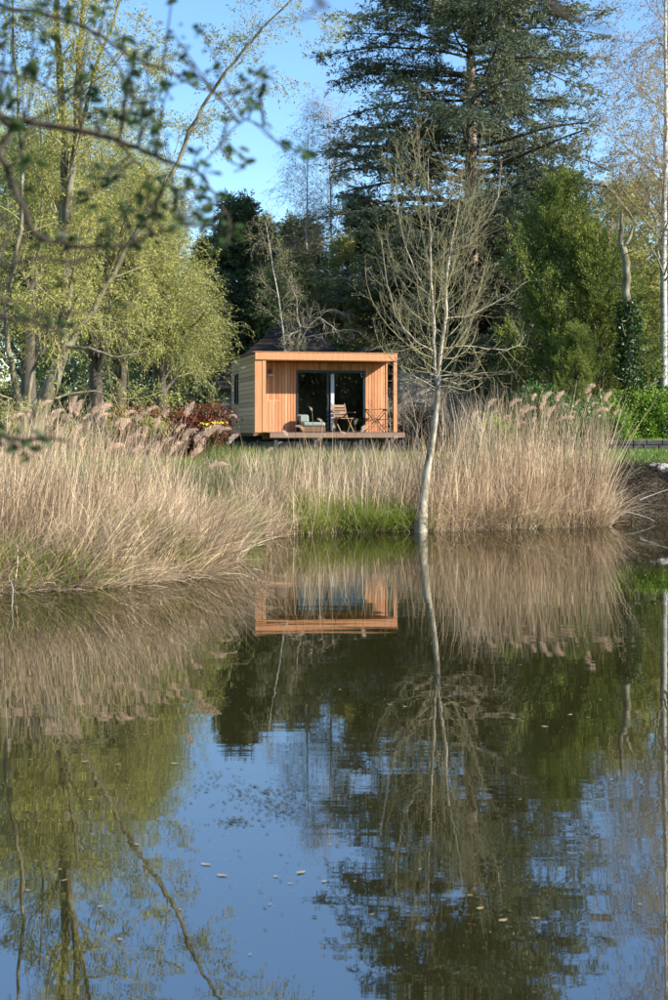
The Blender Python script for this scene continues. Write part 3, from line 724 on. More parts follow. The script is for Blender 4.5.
# --- bright green thujas
def thuja(height, hw, n=1500, leafn=85, L=.10):
    T = Tubes()
    q = T.one([(0, 0, -.2), (.03, 0, height * .5), (0, 0, height * .97)], [.16, .1, .02], 7, 4, .02)
    b1 = sprout(*q, 90, .05, .97, lambda t: .95 - .35 * t, hw * 1.15, 6, .08, (0, 0, .22), rr=.3, rmin=.01, lfun=lambda t: np.interp(t, [0, .25, .6, 1], [.95, 1, .7, .15]), Lj=.25); T.add(*b1, 4)
    b2 = sprout(*b1, 12, .25, 1, .7, hw * .38, 4, .12, (0, 0, .25), rr=.4, rmin=.006, taper=.2)
    ps = []
    p_, d_ = along(b2[0], leafn, 0, 1, .06); ps.append(leaves(p_, d_ + rng.normal(0, .45, p_.shape) + np.array([0, 0, .15]), L, .026))
    return T, None, join(ps)
tA = bgtree('thuja_tree', 560, 47, thuja(8.7, 2.7), M['bark_dark'], M['thuja'], None, 'tall bright green thuja right of the cedar trunk')
place(tA, pxy(596, 46), 46, 1.7, .78, 'shorter bright green thuja beside the ivy-covered trunk', )
place(tA, pxy(577, 44), 44, 3.1, .42, 'small bright green conifer at the foot of the taller thujas')

# --- light airy birches
def birch(height, lean=(0, 0), n1=26, spread=.28, leafn=4, L=.045, r0=.13, droop=-.45, t0=.28, stems=1, lw=.028):
    T = Tubes(); TW = Tubes(); B = []
    for s_ in range(stems):
        ox = .0 if s_ == 0 else .15; kx = lean[0] + (s_ * .06)
        q = T.one([(ox, 0, -.2), (ox + kx * height * .3, 0, height * .3), (ox + kx * height * .6 + .06, lean[1] * height * .6, height * .6), (ox + kx * height, lean[1] * height, height)], [r0, r0 * .75, r0 * .42, .012], 9, 6, .012)
        b1 = sprout(*q, n1, t0, .98, lambda t: .85 - .2 * t, height * spread, 7, .12, (0, 0, -.04), rr=.32, rmin=.007, lfun=lambda t: 1.05 - .75 * t, Lj=.3); TW.add(*b1, 5)
        b2 = sprout(*b1, 8, .2, 1, .7, height * .07, 5, .14, (0, 0, droop * .3), rr=.5, rmin=.005, taper=.2); TW.add(*b2, 3)
        b3 = sprout(*b2, 6, .15, 1, .7, height * .055, 6, .1, (0, 0, droop), rr=.5, rmin=.0035, taper=0); TW.add(*b3, 3)
        B += [b2[0], b3[0]]
    ps = []
    for b_ in B:
        p_, d_ = along(b_, leafn, .2, 1, .03); ps.append(leaves(p_, d_ + rng.normal(0, .6, p_.shape) + np.array([0, 0, -.3]), L, lw))
    return T, TW, join(ps)
bA = bgtree('birch_tree', 664, 47, birch(20.5, (0.0, 0), 60, .20, 13, .06, .14, -.6, .28, 1, .035), M['bark_birch'], M['birchleaf'], M['bark_grey'], 'tall white-barked birch with hanging brownish twigs at the right picture edge')
bB = bgtree('birch_tree', 332, 62, birch(15.5, (-.01, 0), 44, .17, 5, .06, .12, -.5), M['bark_birch'], M['birchleaf'], M['bark_grey'], 'tall leafless birch with misty pale twigs left of the cedar')
place(bB, pxy(306, 58.5), 58.5, 2.4, .86, 'second leafless birch just left of the tall misty one')
bC = bgtree('birch_tree', 300, 50, birch(8.4, (-.15, 0), 16, .16, 3, .045, .07, -.1), M['bark_birch'], M['springleaf'], M['bark_grey'], 'thin pale birch leaning left above the tiled roof')
# spring trees behind on the right
sp = bgtree('spring_tree', 610, 62, birch(11.0, (.0, 0), 46, .26, 17, .09, .14, -.1, .12, 1, .055), M['bark_dark'], M['springleaf'], M['bark_grey'], 'light green spring tree rising behind the thujas')
place(sp, pxy(648, 66), 66, 2.1, 1.08, 'light green spring tree between the ivy trunk and the right birch')
place(sp, pxy(690, 60), 60, 4.1, 1.0, 'light green spring tree behind the right birch, cut by the picture edge')
place(sp, pxy(575, 72), 72, 5.0, 1.0, 'light green spring tree far back right of the cedar')
place(sp, pxy(640, 52), 52, 3.3, .62, 'small loose green tree behind the right garden hedge')
place(sp, pxy(672, 50), 50, .3, .66, 'small loose green tree above the right garden hedge by the birch')
place(sp, pxy(215, 64), 64, 1.3, .85, 'pale spring tree far back over the dark spruce')
place(sp, pxy(150, 62), 62, 2.9, 1.0, 'pale spring tree far back behind the left willows')
place(sp, pxy(60, 60), 60, 4.9, 1.15, 'pale spring tree far back behind the thick-stemmed willow')

place(sp, pxy(296, 57.5), 57.5, 1.9, .72, 'thin olive tree between the tiled roof and the dark evergreens', )
place(sp, pxy(262, 59), 59, .9, .68, 'thin olive tree just right of the pointed spruce')
place(sp, pxy(348, 58), 58, 2.9, .78, 'thin olive tree at the lower left edge of the cedar')
# ivy covered snag
D = 44; T = Tubes(); base = P(633, 455, D); base[2] = gz(base[0], D) - .1
q = T.one([base] + pts([(632, 400), (629, 350), (627, 300), (626, 262), (621, 240), (622, 214)], D), [.2, .17, .15, .13, .12, .09, .05], 10, 4, .03)
T.one(pts([(624, 247), (630, 236), (633, 226)], D), [.08, .06, .03], 7, 3)
b1 = sprout(*q, 12, .15, .8, 1.3, 1.2, 5, .15, (0, 0, -.1), rr=.25, rmin=.012); T.add(*b1, 4)
p_, d_ = along(q[0], 3800, .0, .5, .001)
ang = rng.random(len(p_)) * 6.28; rr_ = .18 + .16 * np.abs(rng.normal(size=len(p_)))
p_ = p_ + np.stack([np.cos(ang) * rr_, np.sin(ang) * rr_, rng.normal(0, .08, len(p_))], -1)
finish('ivy_covered_tree', base, T, M['bark_willow'], leaves(p_, rng.normal(size=p_.shape), .10, .09), M['ivy'], 'broken pale trunk wrapped in dark ivy right of the thujas')

# ------------------------------------------------------------------ clumpy shrubs and hedges
def clump(name, boxes_, n, leafm, label, cat, L=.07, Wd=.05, group=None, stems=14, core=None, clumps=60, sig=.13):
    """boxes_: list of (centre, half sizes) ellipsoids; leaves in many small clumps through the outer volume"""
    vol = np.array([a[1][0] * a[1][1] * a[1][2] for a in boxes_]) ** (2 / 3); vol = vol / vol.sum()
    cc = []
    for (c, h), f in zip(boxes_, vol):
        k = max(4, int(clumps * f)); v = nrm(rng.normal(size=(k, 3))) * (rng.uniform(.55, 1.0, (k, 1)) ** .5)
        cc.append(np.array(c) + v * np.array(h))
    cc = np.concatenate(cc); bx, by = float(np.mean(cc[:, 0])), float(np.mean(cc[:, 1]))
    bz = gz(bx, by) - .05; cc = cc[cc[:, 2] > bz - .1]
    base = np.array([bx, by, bz])
    ci = rng.integers(0, len(cc), n)
    s_ = sig * rng.uniform(.6, 1.4, len(cc))
    p = cc[ci] + rng.normal(size=(n, 3)) * s_[ci][:, None]
    p = p[p[:, 2] > bz]
    d = nrm(p - base) + rng.normal(0, .7, p.shape) + np.array([0, 0, .3])
    e = empty(name, tuple(base), 0, label=label, cat=cat, group=group)
    T = Tubes()
    sel = cc[rng.integers(0, len(cc), stems)]
    st_ = np.stack([np.stack([np.interp(.0, [0, 1], [s[0], s[0]]) * 0 + base[0] + (s[0] - base[0]) * f, base[1] + (s[1] - base[1]) * f, bz + (s[2] - bz) * f ** .8]) for s in sel for f in np.linspace(.0, 1, 5)]).reshape(stems, 5, 3)
    # stems rise from spread feet
    st_[:, :, :2] = sel[:, None, :2] + (st_[:, :, :2] - sel[:, None, :2]) * .35
    T.add(st_, np.broadcast_to(np.linspace(.022, .006, 5), (stems, 5)), 4)
    obj('stems', T.mesh('stems', M['bark_dark'], base), e)
    V, Fx, t_ = leaves(p, d, L, Wd)
    obj('foliage', mesh_np('foliage', V - base, Fx, leafm, False, t_), e, kind='stuff')
    return e
# red photinia hedge left of the cabin
d = 38.5
hb = [((pxy(px, d), d, 1.76), (.45, .5, .74)) for px in range(116, 216, 9)]
clump('red_hedge', hb, 14000, M['photinia'], 'long clipped red-leaved hedge left of the cabin', 'hedge', .075, .05, clumps=420, sig=.14, stems=40)
hb = [((pxy(px, 50.), 50., 2.2), (.9, .6, 1.3)) for px in range(-20, 215, 22)]
clump('dark_hedge', hb, 22000, M['spruce'], 'long dark evergreen hedge behind the red-leaved hedge', 'hedge', .12, .08, clumps=420, sig=.2, stems=40)
# right clipped hedge
d = 43.6
hb = [((pxy(px, d), d + .2, 2.2), (.62, .6, .95)) for px in (634, 645, 657, 670, 688, 706)]
clump('clipped_hedge', hb, 26000, M['hedge'], 'rounded bright green hedge at the right picture edge', 'hedge', .06, .04, clumps=420, sig=.11, stems=30)
# laurel shrubs between reeds and thujas
for (px, dd, hw, hz, zc, mat_, lab, n) in ((540, 40, .95, .9, 2.2, 'laurel', 'glossy green laurel shrub behind the right reeds', 9000), (575, 41, .8, .75, 2.1, 'laurel', 'smaller laurel shrub at the foot of the green conifers', 7000),
                                           (605, 42.5, .7, .9, 2.1, 'hedge', 'yellow-green shrub between the laurel and the clipped hedge', 6000), (492, 38, .45, .5, 1.75, 'hedge', 'small bright green shrub behind the right of the bare alder', 3500),
                                           (412, 47, .7, .7, 1.9, 'photinia', 'dark reddish shrub against the stone barn beside the porch post', 3500), (436, 48, .6, .6, 1.8, 'photinia', 'dark reddish shrub behind the bare alder trunk', 3000),
                                           (515, 45, .9, .9, 2.2, 'laurel', 'dark green shrub right of the stone barn', 6000), (668, 47.5, 1.0, 1.2, 3.2, 'laurel', 'tall green shrub behind the clipped hedge by the right birch', 7000),
                                           (478, 49, 1.5, 1.2, 4.0, 'spruce', 'dark evergreen bush hiding the right half of the stone barn roof', 8000), (452, 49.5, .9, .6, 4.6, 'wood', 'olive bush over the middle of the stone barn roof', 5000),
                                           (458, 28.4, .38, .22, .95, 'laurel', 'low dark green bush among the reeds right of the bare alder', 2200)):
    clump('shrub', [((pxy(px, dd), dd, zc), (hw, hw * .8, hz)), ((pxy(px, dd) - hw * .4, dd, zc - hz * .35), (hw * .7, hw * .6, hz * .7)), ((pxy(px, dd) + hw * .5, dd + .1, zc - hz * .3), (hw * .7, hw * .6, hz * .6))],
          n, M[mat_], lab, 'shrub', .085, .06, clumps=110, sig=.12)
# leafless thicket behind the alder
T = Tubes()
nb_ = 34
bx = rng.uniform(pxy(385, 46), pxy(520, 46), nb_); by = rng.uniform(44.5, 50, nb_)
b0 = np.stack([np.stack([bx + rng.normal(0, .05) , by, ground_z(bx, by) + h], -1) for h in (0, .5, 1.0)], 1)
b0[:, 1:, :2] += rng.normal(0, .12, (nb_, 2, 2))
T.add(b0, np.broadcast_to(np.array([.03, .025, .02]), (nb_, 3)), 4)
b1 = sprout(b0, np.full((nb_, 3), .03), 3, .2, 1, .5, 2.2, 8, .13, (0, 0, .0), rr=.6, rmin=.01); T.add(*b1, 4)
b2 = sprout(*b1, 7, .15, 1, .7, .9, 5, .18, (0, 0, -.1), rmin=.005); T.add(*b2, 3)
b3 = sprout(*b2, 4, .15, 1, .7, .4, 4, .2, (0, 0, -.1), rmin=.0045); T.add(*b3, 3)
V, Fx = T.data()
obj('bare_thicket', mesh_np('bare_thicket', V, Fx, M['bark_grey'], True), kind='stuff')
# arching bare shrub over the cabin roof
D = 49.6
T = Tubes(); base = P(305, 440, D); base[2] = gz(base[0], D) - .1
q0 = T.one([base] + pts([(300, 400), (298, 350), (300, 325)], D), [.07, .06, .05, .04], 6, 3, .02)
for l in ([(300, 330), (305, 322, -.3), (318, 318, -.5), (332, 326, -.7), (342, 340, -.8)], [(300, 330), (290, 335, -.3), (284, 348, -.5)], [(299, 345), (310, 325, .2), (330, 310, .2), (350, 318, .1)], [(300, 335), (296, 300), (288, 280)],
          [(299, 340), (318, 335, -.4), (352, 330, -.6), (372, 343, -.8)]):
    q = T.one(pts(l, D), np.linspace(.035, .012, len(l)), 5, 4, .02)
    b1 = sprout(*q, 12, .1, 1, .9, .8, 5, .2, (0, 0, -.15), rmin=.007); T.add(*b1, 3)
    b2 = sprout(*b1, 5, .1, 1, .9, .35, 4, .2, (0, 0, -.1), rmin=.005); T.add(*b2, 3)
e = empty('arching_shrub', tuple(base), 0, label='bare shrub whose pale arching twigs hang over the cabin roof', cat='shrub')
obj('branches', T.mesh('branches', M['bark_grey'], base), e)

# distant woodland reads as one mass
nW = 260
wx = rng.uniform(-75, 75, nW); wy = rng.uniform(80, 105, nW); wz = rng.uniform(2, 8.5, nW)
ci = rng.integers(0, nW, 110000)
p_ = np.stack([wx, wy, wz], -1)[ci] + rng.normal(size=(110000, 3)) * np.array([1.9, 1.6, 1.3])
p_[:, 2] = np.abs(p_[:, 2] - 1) + 1
# and the far side of the valley behind the viewer, mirrored in the cabin's glass
wx = rng.uniform(-75, 75, nW); wy = rng.uniform(-95, -62, nW); wz = rng.uniform(2, 10.5, nW)
ci = rng.integers(0, nW, 95000)
p2 = np.stack([wx, wy, wz], -1)[ci] + rng.normal(size=(95000, 3)) * np.array([2.1, 1.8, 1.5]); p2[:, 2] = np.abs(p2[:, 2] - 1) + 1
V, Fx, t_ = join([leaves(p_, rng.normal(size=p_.shape), .32, .22), leaves(p2, rng.normal(size=p2.shape), .75, .55)])
obj('distant_woodland', mesh_np('distant_woodland', V, Fx, M['wood_leaf'], False, t_), kind='stuff')

# ------------------------------------------------------------------ garden things on the right
d = 46.0; xg = pxy(596, d); zg = gz(xg, d)
M['table_white'] = plain('grey_white_paint', (.42, .40, .42), .6)
tt = empty('garden_table', (xg, d, zg), .2, label='small white garden table seen just above the plumes of the right reeds', cat='table')
boxes('table_top', [((0, 0, .72), (.72, .55, .04))], M['table_white'], tt)
for sx in (-.3, .3):
    for sy in (-.22, .22): boxes('leg', [((sx, sy, .35), (.045, .045, .70))], M['white'], tt)
boxes('apron', [((0, -.25, .64), (.62, .02, .10)), ((0, .25, .64), (.62, .02, .10))], M['table_white'], tt)
d = 42.6; x0, x1 = pxy(606, d), pxy(720, d)
lw = empty('low_stone_wall', ((x0 + x1) / 2, d, gz((x0 + x1) / 2, 41)), 0, label='low dark stone retaining wall across the right lawn', cat='wall')
k = 0
for row in range(2):
    x = x0 + (.0 if row == 0 else -.15)
    while x < x1:
        wd = rnd.uniform(.28, .5)
        boxes('stone', [((x + wd / 2 - (x0 + x1) / 2, rnd.uniform(-.02, .02) - .75, .07 + row * .155), (wd - .02, .3, .145))], M['darkstone'], lw, bevel=.02); x += wd
x_ = pxy(628, 42.9)
boxes('wooden_post', [((0, 0, .38), (.09, .09, .9)), ((0, 0, .845), (.11, .11, .03))], M['bark_dark'], loc=(x_, 43.2, gz(x_, 43.2)), label='short dark wooden post standing on the terrace left of the clipped hedge', cat='post')
for i, (px, h_) in enumerate(((624.5, .35), (631.5, .55), (639, .32))):
    x_ = pxy(px, 45); bt = boxes('white_stake', [((0, 0, h_ / 2), (.06, .04, h_)), ((0, 0, h_ + .015), (.045, .03, .03))], M['white'], loc=(x_, 45, gz(x_, 45)),
          label=('short white stake left of the dark post', 'tallest white stake, just right of the dark wooden post', 'short white stake nearest the clipped hedge')[i], cat='stake')

# stones
def stone(px, py, d, r, label, mat='stone'):
    import bmesh
    bm = bmesh.new(); bmesh.ops.create_icosphere(bm, subdivisions=3, radius=r)
    sd_ = rnd.random() * 50
    from mathutils import noise
    for v in bm.verts:
        n = noise.noise(v.co / r * .9 + Vector((sd_, 0, 0))); v.co *= 1 + .45 * n; v.co.z *= .6; v.co.x *= 1.25
    me = bpy.data.meshes.new('stone'); bm.to_mesh(me); bm.free(); me.materials.append(M[mat])
    for p in me.polygons: p.use_smooth = True
    q = P(px, py, d); z = gz(q[0], q[1])
    obj('boulder', me, None, (q[0], q[1], z + r * .25), label=label, cat='stone')
stone(655, 458, 32.2, .16, 'pale boulder on top of the right bank, left one of the pair')
stone(665, 458, 32.0, .22, 'pale boulder on top of the right bank at the picture edge')
stone(271, 512, 24.6, .14, 'grey-blue stone in the gap between the two reed beds', 'darkstone')
stone(222, 548, 26.4, .12, 'small dark stone on the shore under the middle reeds', 'darkstone')

# ------------------------------------------------------------------ reeds
def scatter(n, xlo, xhi, ylo, yhi, smin, smax):
    x = rng.uniform(xlo, xhi, n * 3); y = rng.uniform(ylo, yhi, n * 3); s = sdf(x, y)
    k = (s > smin) & (s < smax); x, y = x[k][:n], y[k][:n]
    return x, y, ground_z(x, y)
def reedbed(name, n, x, y, z, top, lean, leanj, mat, label=None, W=.009, hj=.18, N=5, bend=.10, kill=None, curl=.12):
    px = 334 + x / y * FPX
    tz = EYE - (np.interp(px, *top) - HOR) / FPX * y
    L = np.maximum((tz - z), .25) * (1 - np.abs(rng.normal(0, hj, len(x))))
    L = np.maximum(L, .15)
    L = np.maximum(L * (1 + .30 * wob(x * .8, y * .8)), .15)
    sw = .28 * np.sin(x * 2.9 + 2 * np.sin(y * 2.1)) * np.cos(x * 1.1 - y * 1.7)
    B = np.stack([x, y, np.maximum(z, -.05) - .03], -1)
    D_ = np.stack([sw * (.4 + leanj) + rng.normal(lean[0], leanj, len(x)), rng.normal(lean[1], leanj, len(x)), np.ones(len(x))], -1)
    bd = np.stack([rng.normal(lean[0] * bend * 2, curl, len(x)), rng.normal(0, curl, len(x)), rng.normal(-bend, curl * .6, len(x))], -1)
    return ribbons(B, D_, L * (1 + .3 * np.abs(D_[:, 0])), np.full(len(x), W) * rng.uniform(.6, 1.4, len(x)), bd, N)
# left bed: standing stems
xs = []
x, y, z = scatter(5200, -9.5, -1.0, 16, 23, .7, 7)
topL = ([0, 60, 120, 200, 250, 290], [405, 402, 412, 424, 445, 465])
xs.append(reedbed('r', 0, x, y, z, topL, (.10, 0), .14, None, W=.008, hj=.24))
# left bed: front mass, leaning and broken
x, y, z = scatter(19000, -9.0, -1.1, 15.5, 22, -.05, 2.8)
topF = ([0, 80, 150, 220, 250, 280], [500, 480, 470, 480, 520, 560])
xs.append(reedbed('r', 0, x, y, z, topF, (.42, -.1), .42, None, W=.010, hj=.4, bend=.10, curl=.35))
x, y, z = scatter(9000, -9.0, -1.1, 15.5, 19.5, -.15, .9)
topG = ([0, 150, 250], [545, 530, 560])
xs.append(reedbed('r', 0, x, y, z, topG, (.6, -.35), .5, None, W=.009, hj=.3, bend=.35, curl=.35))
V, Fx, t_ = join(xs)
obj('left_reed_bed', mesh_np('reeds', V, Fx, M['reed'], False, t_), kind='stuff')
# right / middle bed
xs = []
x, y, z = scatter(2500, -1.9, 5.75, 25.0, 30.0, -.1, 2.2)
px = 334 + x / y * FPX
keep = rng.random(len(x)) < np.interp(px, [240, 300, 395, 420, 440, 520, 600, 615], [.55, .55, .55, .6, .85, 1, 1, .9]); x, y, z = x[keep], y[keep], z[keep]
topR = ([240, 270, 300, 360, 400, 430, 450, 480, 520, 560, 600, 615], [456, 446, 434, 440, 434, 420, 402, 392, 390, 388, 388, 400])
xs.append(reedbed('r', 0, x, y, z, topR, (.03, 0), .10, None, W=.012, hj=.25))
x, y, z = scatter(1500, -3.2, 2.2, 25.5, 34.0, 1.6, 7.5)
xs.append(reedbed('r', 0, x, y, z, ([200, 240, 300, 400, 430], [455, 448, 440, 438, 432]), (.05, 0), .14, None, W=.011, hj=.3))
x, y, z = scatter(4800, -1.9, 5.8, 25.0, 30.0, -.1, 2.2)
topM = ([240, 300, 400, 440, 520, 600, 615], [475, 462, 462, 446, 436, 432, 440])
xs.append(reedbed('r', 0, x, y, z, topM, (.03, -.05), .22, None, W=.009, hj=.35, curl=.25))
x, y, z = scatter(12000, -1.9, 5.8, 25.0, 29.0, -.15, 1.2)
px_ = 334 + x / y * FPX; keep = rng.random(len(x)) < np.interp(px_, [290, 305, 330, 345, 410, 425], [1, .4, .9, .25, .25, 1]); x, y, z = x[keep], y[keep], z[keep]
topR2 = ([240, 300, 400, 460, 520, 600], [500, 490, 492, 480, 470, 470])
xs.append(reedbed('r', 0, x, y, z, topR2, (.1, -.15), .40, None, W=.009, hj=.35, bend=.3, curl=.35))
V, Fx, t_ = join(xs)
obj('right_reed_bed', mesh_np('reeds', V, Fx, M['reed'], False, t_), kind='stuff')
# dark matted stems at the foot of both beds
xs = []
x, y, z = scatter(9000, -9, 5.9, 15.5, 30, -.2, .6)
top0 = ([0, 250, 251, 620], [572, 560, 518, 510])
D_ = np.stack([rng.normal(0, 1, len(x)), rng.normal(-.4, .8, len(x)), rng.uniform(.1, .9, len(x))], -1)
xs.append(ribbons(np.stack([x, y, np.maximum(z, 0)], -1), D_, rng.uniform(.2, .6, len(x)), rng.uniform(.005, .012, len(x)), rng.normal(0, .35, (len(x), 3)) + np.array([0, 0, -.25]), 5))
V, Fx, t_ = join(xs)
obj('matted_dead_stems', mesh_np('matted', V, Fx, M['reed_dark'], False, t_), kind='stuff')
# green bank grass
xs = []
xt = []
def tuft(cx, cy, rx, ry, n, h, lj=.35):
    x = rng.normal(cx, rx, n); y = rng.normal(cy, ry, n); k = sdf(x, y) > -.12; x, y = x[k], y[k]
    z = np.maximum(ground_z(x, y), 0)
    D_ = np.stack([rng.normal(0, lj, len(x)), rng.normal(-.1, lj, len(x)), np.ones(len(x))], -1)
    xt.append(ribbons(np.stack([x, y, z - .02], -1), D_, rng.uniform(.5, 1.1, len(x)) * h, rng.uniform(.008, .014, len(x)), rng.normal(0, .2, (len(x), 3)) + np.array([0, 0, -.3]), 4))
for (px, d_, rx, n, h) in ((378, 26.15, .45, 4200, .62), (312, 26.0, .22, 1500, .72), (400, 26.1, .22, 1200, .5), (345, 26.0, .3, 700, .4), (530, 27.2, .3, 500, .4), (400, 26.0, .2, 300, .3), (485, 27.4, .5, 500, .5), (60, 16.9, .7, 800, .5), (15, 16.8, .5, 500, .45), (110, 17.1, .5, 600, .45), (145, 18.2, .5, 900, .7),
                           (20, 16.8, .5, 500, .3), (240, 24.8, .5, 700, .7), (600, 29.6, .5, 400, .5), (460, 27.2, .3, 500, .5)):
    tuft(pxy(px, d_), d_, rx, .28, n, h)
V, Fx, t_ = join(xt)
obj('shore_grass', mesh_np('shore_grass', V, Fx, leaf_mat('shore_grass', [(.14, .19, .03), (.27, .36, .05), (.42, .46, .12)], .4, .5, .8), False, t_), kind='stuff')
x = rng.uniform(pxy(170, 28), pxy(430, 30), 16000); y = rng.uniform(27.5, 38, 16000); k = sdf(x, y) > 1.6; x, y = x[k], y[k]; z = ground_z(x, y)
D_ = np.stack([rng.normal(0, .25, len(x)), rng.normal(0, .25, len(x)), np.ones(len(x))], -1)
xs.append(ribbons(np.stack([x, y, z - .02], -1), D_, rng.uniform(.2, .55, len(x)), rng.uniform(.008, .016, len(x)), rng.normal(0, .2, (len(x), 3)) + np.array([0, 0, -.2]), 4))
V, Fx, t_ = join(xs)
obj('bank_grass', mesh_np('bank_grass', V, Fx, M['grass'], False, t_), kind='stuff')
# lawn blades
xs = []
x = rng.uniform(-9, 13, 52000); y = rng.uniform(29, 50, 52000) ; k = sdf(x, y) > 1.2; x, y = x[k], y[k]; z = ground_z(x, y)
D_ = np.stack([rng.normal(0, .3, len(x)), rng.normal(0, .3, len(x)), np.ones(len(x))], -1)
V, Fx, t_ = ribbons(np.stack([x, y, z - .01], -1), D_, rng.uniform(.05, .13, len(x)), rng.uniform(.012, .03, len(x)), rng.normal(0, .2, (len(x), 3)), 3)
obj('lawn_grass', mesh_np('lawn_grass', V, Fx, M['lawn'], False, t_), kind='stuff')

# reeds with plumes: one thing each
def plume_mesh(seed):
    n = 240; t_ = rng.random(n); L = .22
    bow = (.10, .15, .07, .19)[seed]
    ax_ = np.stack([bow * t_ ** 1.7, .015 * np.sin(t_ * 3 + seed), L * t_ - bow * .55 * t_ ** 2.4], -1)
    wid = .030 * np.sin(np.clip(t_ * 2.75 + .3, 0, math.pi)) + .004
    p = ax_ + rng.normal(size=(n, 3)) * wid[:, None] * np.array([.8, .8, .5]) + np.array([.012, 0, 0])
    tan = np.stack([1.7 * bow * t_ ** .7, np.zeros(n), L - 2.4 * .55 * bow * t_ ** 1.4], -1)
    d = nrm(tan) + rng.normal(0, .3, (n, 3))
    V, Fx, tt_ = leaves(p, d, .05, .006)
    return mesh_np('plume', V, Fx, M['plume'], False, tt_)
PL = [plume_mesh(i) for i in range(4)]
def plume_reed(px, py, d, label, group, lean=None, rz=None, s=1.0):
    tip = P(px, py, d); lean = rnd.uniform(-.05, .22) if lean is None else lean
    bx = tip[0] - lean; by = d + rnd.uniform(-.1, .1); bz = max(gz(bx, by), 0) - .05
    m1 = (bx + lean * .35, by, bz + (tip[2] - bz) * .55)
    T = Tubes(); T.one([(0, 0, 0), (m1[0] - bx, 0, m1[2] - bz), (tip[0] - bx, tip[1] - by, tip[2] - bz)], [.0055, .005, .0035], 4, 4)
    e = obj('plume_reed', T.mesh('plume_reed', M['reed']), None, (bx, by, bz), label=label, cat='reed', group=group)
    c = obj('plume', PL[rnd.randrange(4)], e, (tip[0] - bx, tip[1] - by, tip[2] - bz - .02))
    c.rotation_euler = (rnd.uniform(-.15, .15), rnd.uniform(-.2, .25), rnd.uniform(-.8, .8) if rz is None else rz); q = .88 * s * rnd.uniform(.6, 1.3); c.scale = (q, q, q)
left = [(105, 75), (30, 105), (180, 85), (160, 108), (215, 105), (240, 90), (262, 88), (270, 104), (312, 132), (350, 145), (370, 150), (400, 125), (420, 97), (380, 84), (145, 152), (85, 158), (12, 130), (455, 138), (475, 158), (500, 163), (530, 148), (415, 238),
        (540, 232), (490, 205), (235, 205), (50, 192), (478, 96), (322, 95), (350, 110), (190, 150), (300, 120), (330, 165), (120, 120), (205, 172), (60, 230), (445, 190), (390, 200), (16, 170), (510, 190), (100, 200), (275, 190), (340, 190), (425, 165), (225, 130), (195, 95), (250, 105), (70, 100), (135, 95)]
for (zx, zy) in left:
    d_ = rnd.uniform(18.6, 21.0); px = zx / 2.569; py = 370 + zy / 2.569 + 8
    plume_reed(px, py, d_, 'dry reed with a feathery pinkish plume in the left reed bed', 'plumed reeds of the left bed')
for (px, py, ln, lab) in ((219, 432, .35, 'lone reed bowing right in front of the grey side wall of the cabin'), (237, 417, -.25, 'lone reed with pale plume leaning left before the cabin side wall'), (229, 443, .1, 'short plumed reed below the cabin side wall')):
    plume_reed(px, py, 25.6, lab, None, ln, 3.0 if ln < 0 else 0)
right = [(130, 135), (175, 140), (225, 140), (220, 175), (190, 198), (100, 182), (70, 232), (10, 215), (130, 222), (300, 152), (348, 135), (380, 187), (435, 167), (455, 192), (240, 215), (340, 110), (160, 170), (85, 200), (-30, 190), (-70, 215), (-50, 165), (-110, 210), (420, 140), (365, 160), (275, 190), (40, 160)]
for (zx, zy) in right:
    plume_reed(500 + zx / 3.976, 360 + zy / 3.976 + 6, rnd.uniform(27.8, 29.2), 'dry reed with a drooping brownish plume in the right reed bed', 'plumed reeds of the right bed', s=1.15)
mid = [(312, 410), (322, 422), (297, 416), (355, 424), (303, 430), (345, 434), (335, 428), (362, 432), (288, 436), (278, 444), (395, 438), (268, 452), (318, 440)]
for (px, py) in mid:
    plume_reed(px, py, rnd.uniform(26.4, 27.6), 'thin reed with a pale plume standing before the cabin porch', 'plumed reeds before the porch', rnd.uniform(-.25, .25), rnd.uniform(0, 3.1), .75)

ONES = ['', 'first', 'second', 'third', 'fourth', 'fifth', 'sixth', 'seventh', 'eighth', 'ninth', 'tenth', 'eleventh', 'twelfth', 'thirteenth', 'fourteenth', 'fifteenth', 'sixteenth', 'seventeenth', 'eighteenth', 'nineteenth', 'twentieth']
TENS = {2: 'twenty', 3: 'thirty', 4: 'forty', 5: 'fifty'}
def ordinal(n):
    if n <= 20: return ONES[n]
    if n % 10 == 0: return TENS[n // 10][:-1] + 'ieth'
    return TENS[n // 10] + '-' + ONES[n % 10]
for grp, text in (('plumed reeds of the left bed', 'dry reed with pinkish plume in the left bed, %s plume counted from the left'), ('plumed reeds of the right bed', 'dry reed with drooping plume in the right bed, %s plume counted from the left'),
                  ('plumed reeds before the porch', 'thin plumed reed standing before the cabin porch, %s one from the left')):
    g_ = [o for o in sc.objects if o.get('group') == grp]
    def tipx(o):
        c = o.children[0].location; return (o.location.x + c.x) / (o.location.y + c.y)
    for k, o in enumerate(sorted(g_, key=tipx)): o['label'] = text % ordinal(k + 1)

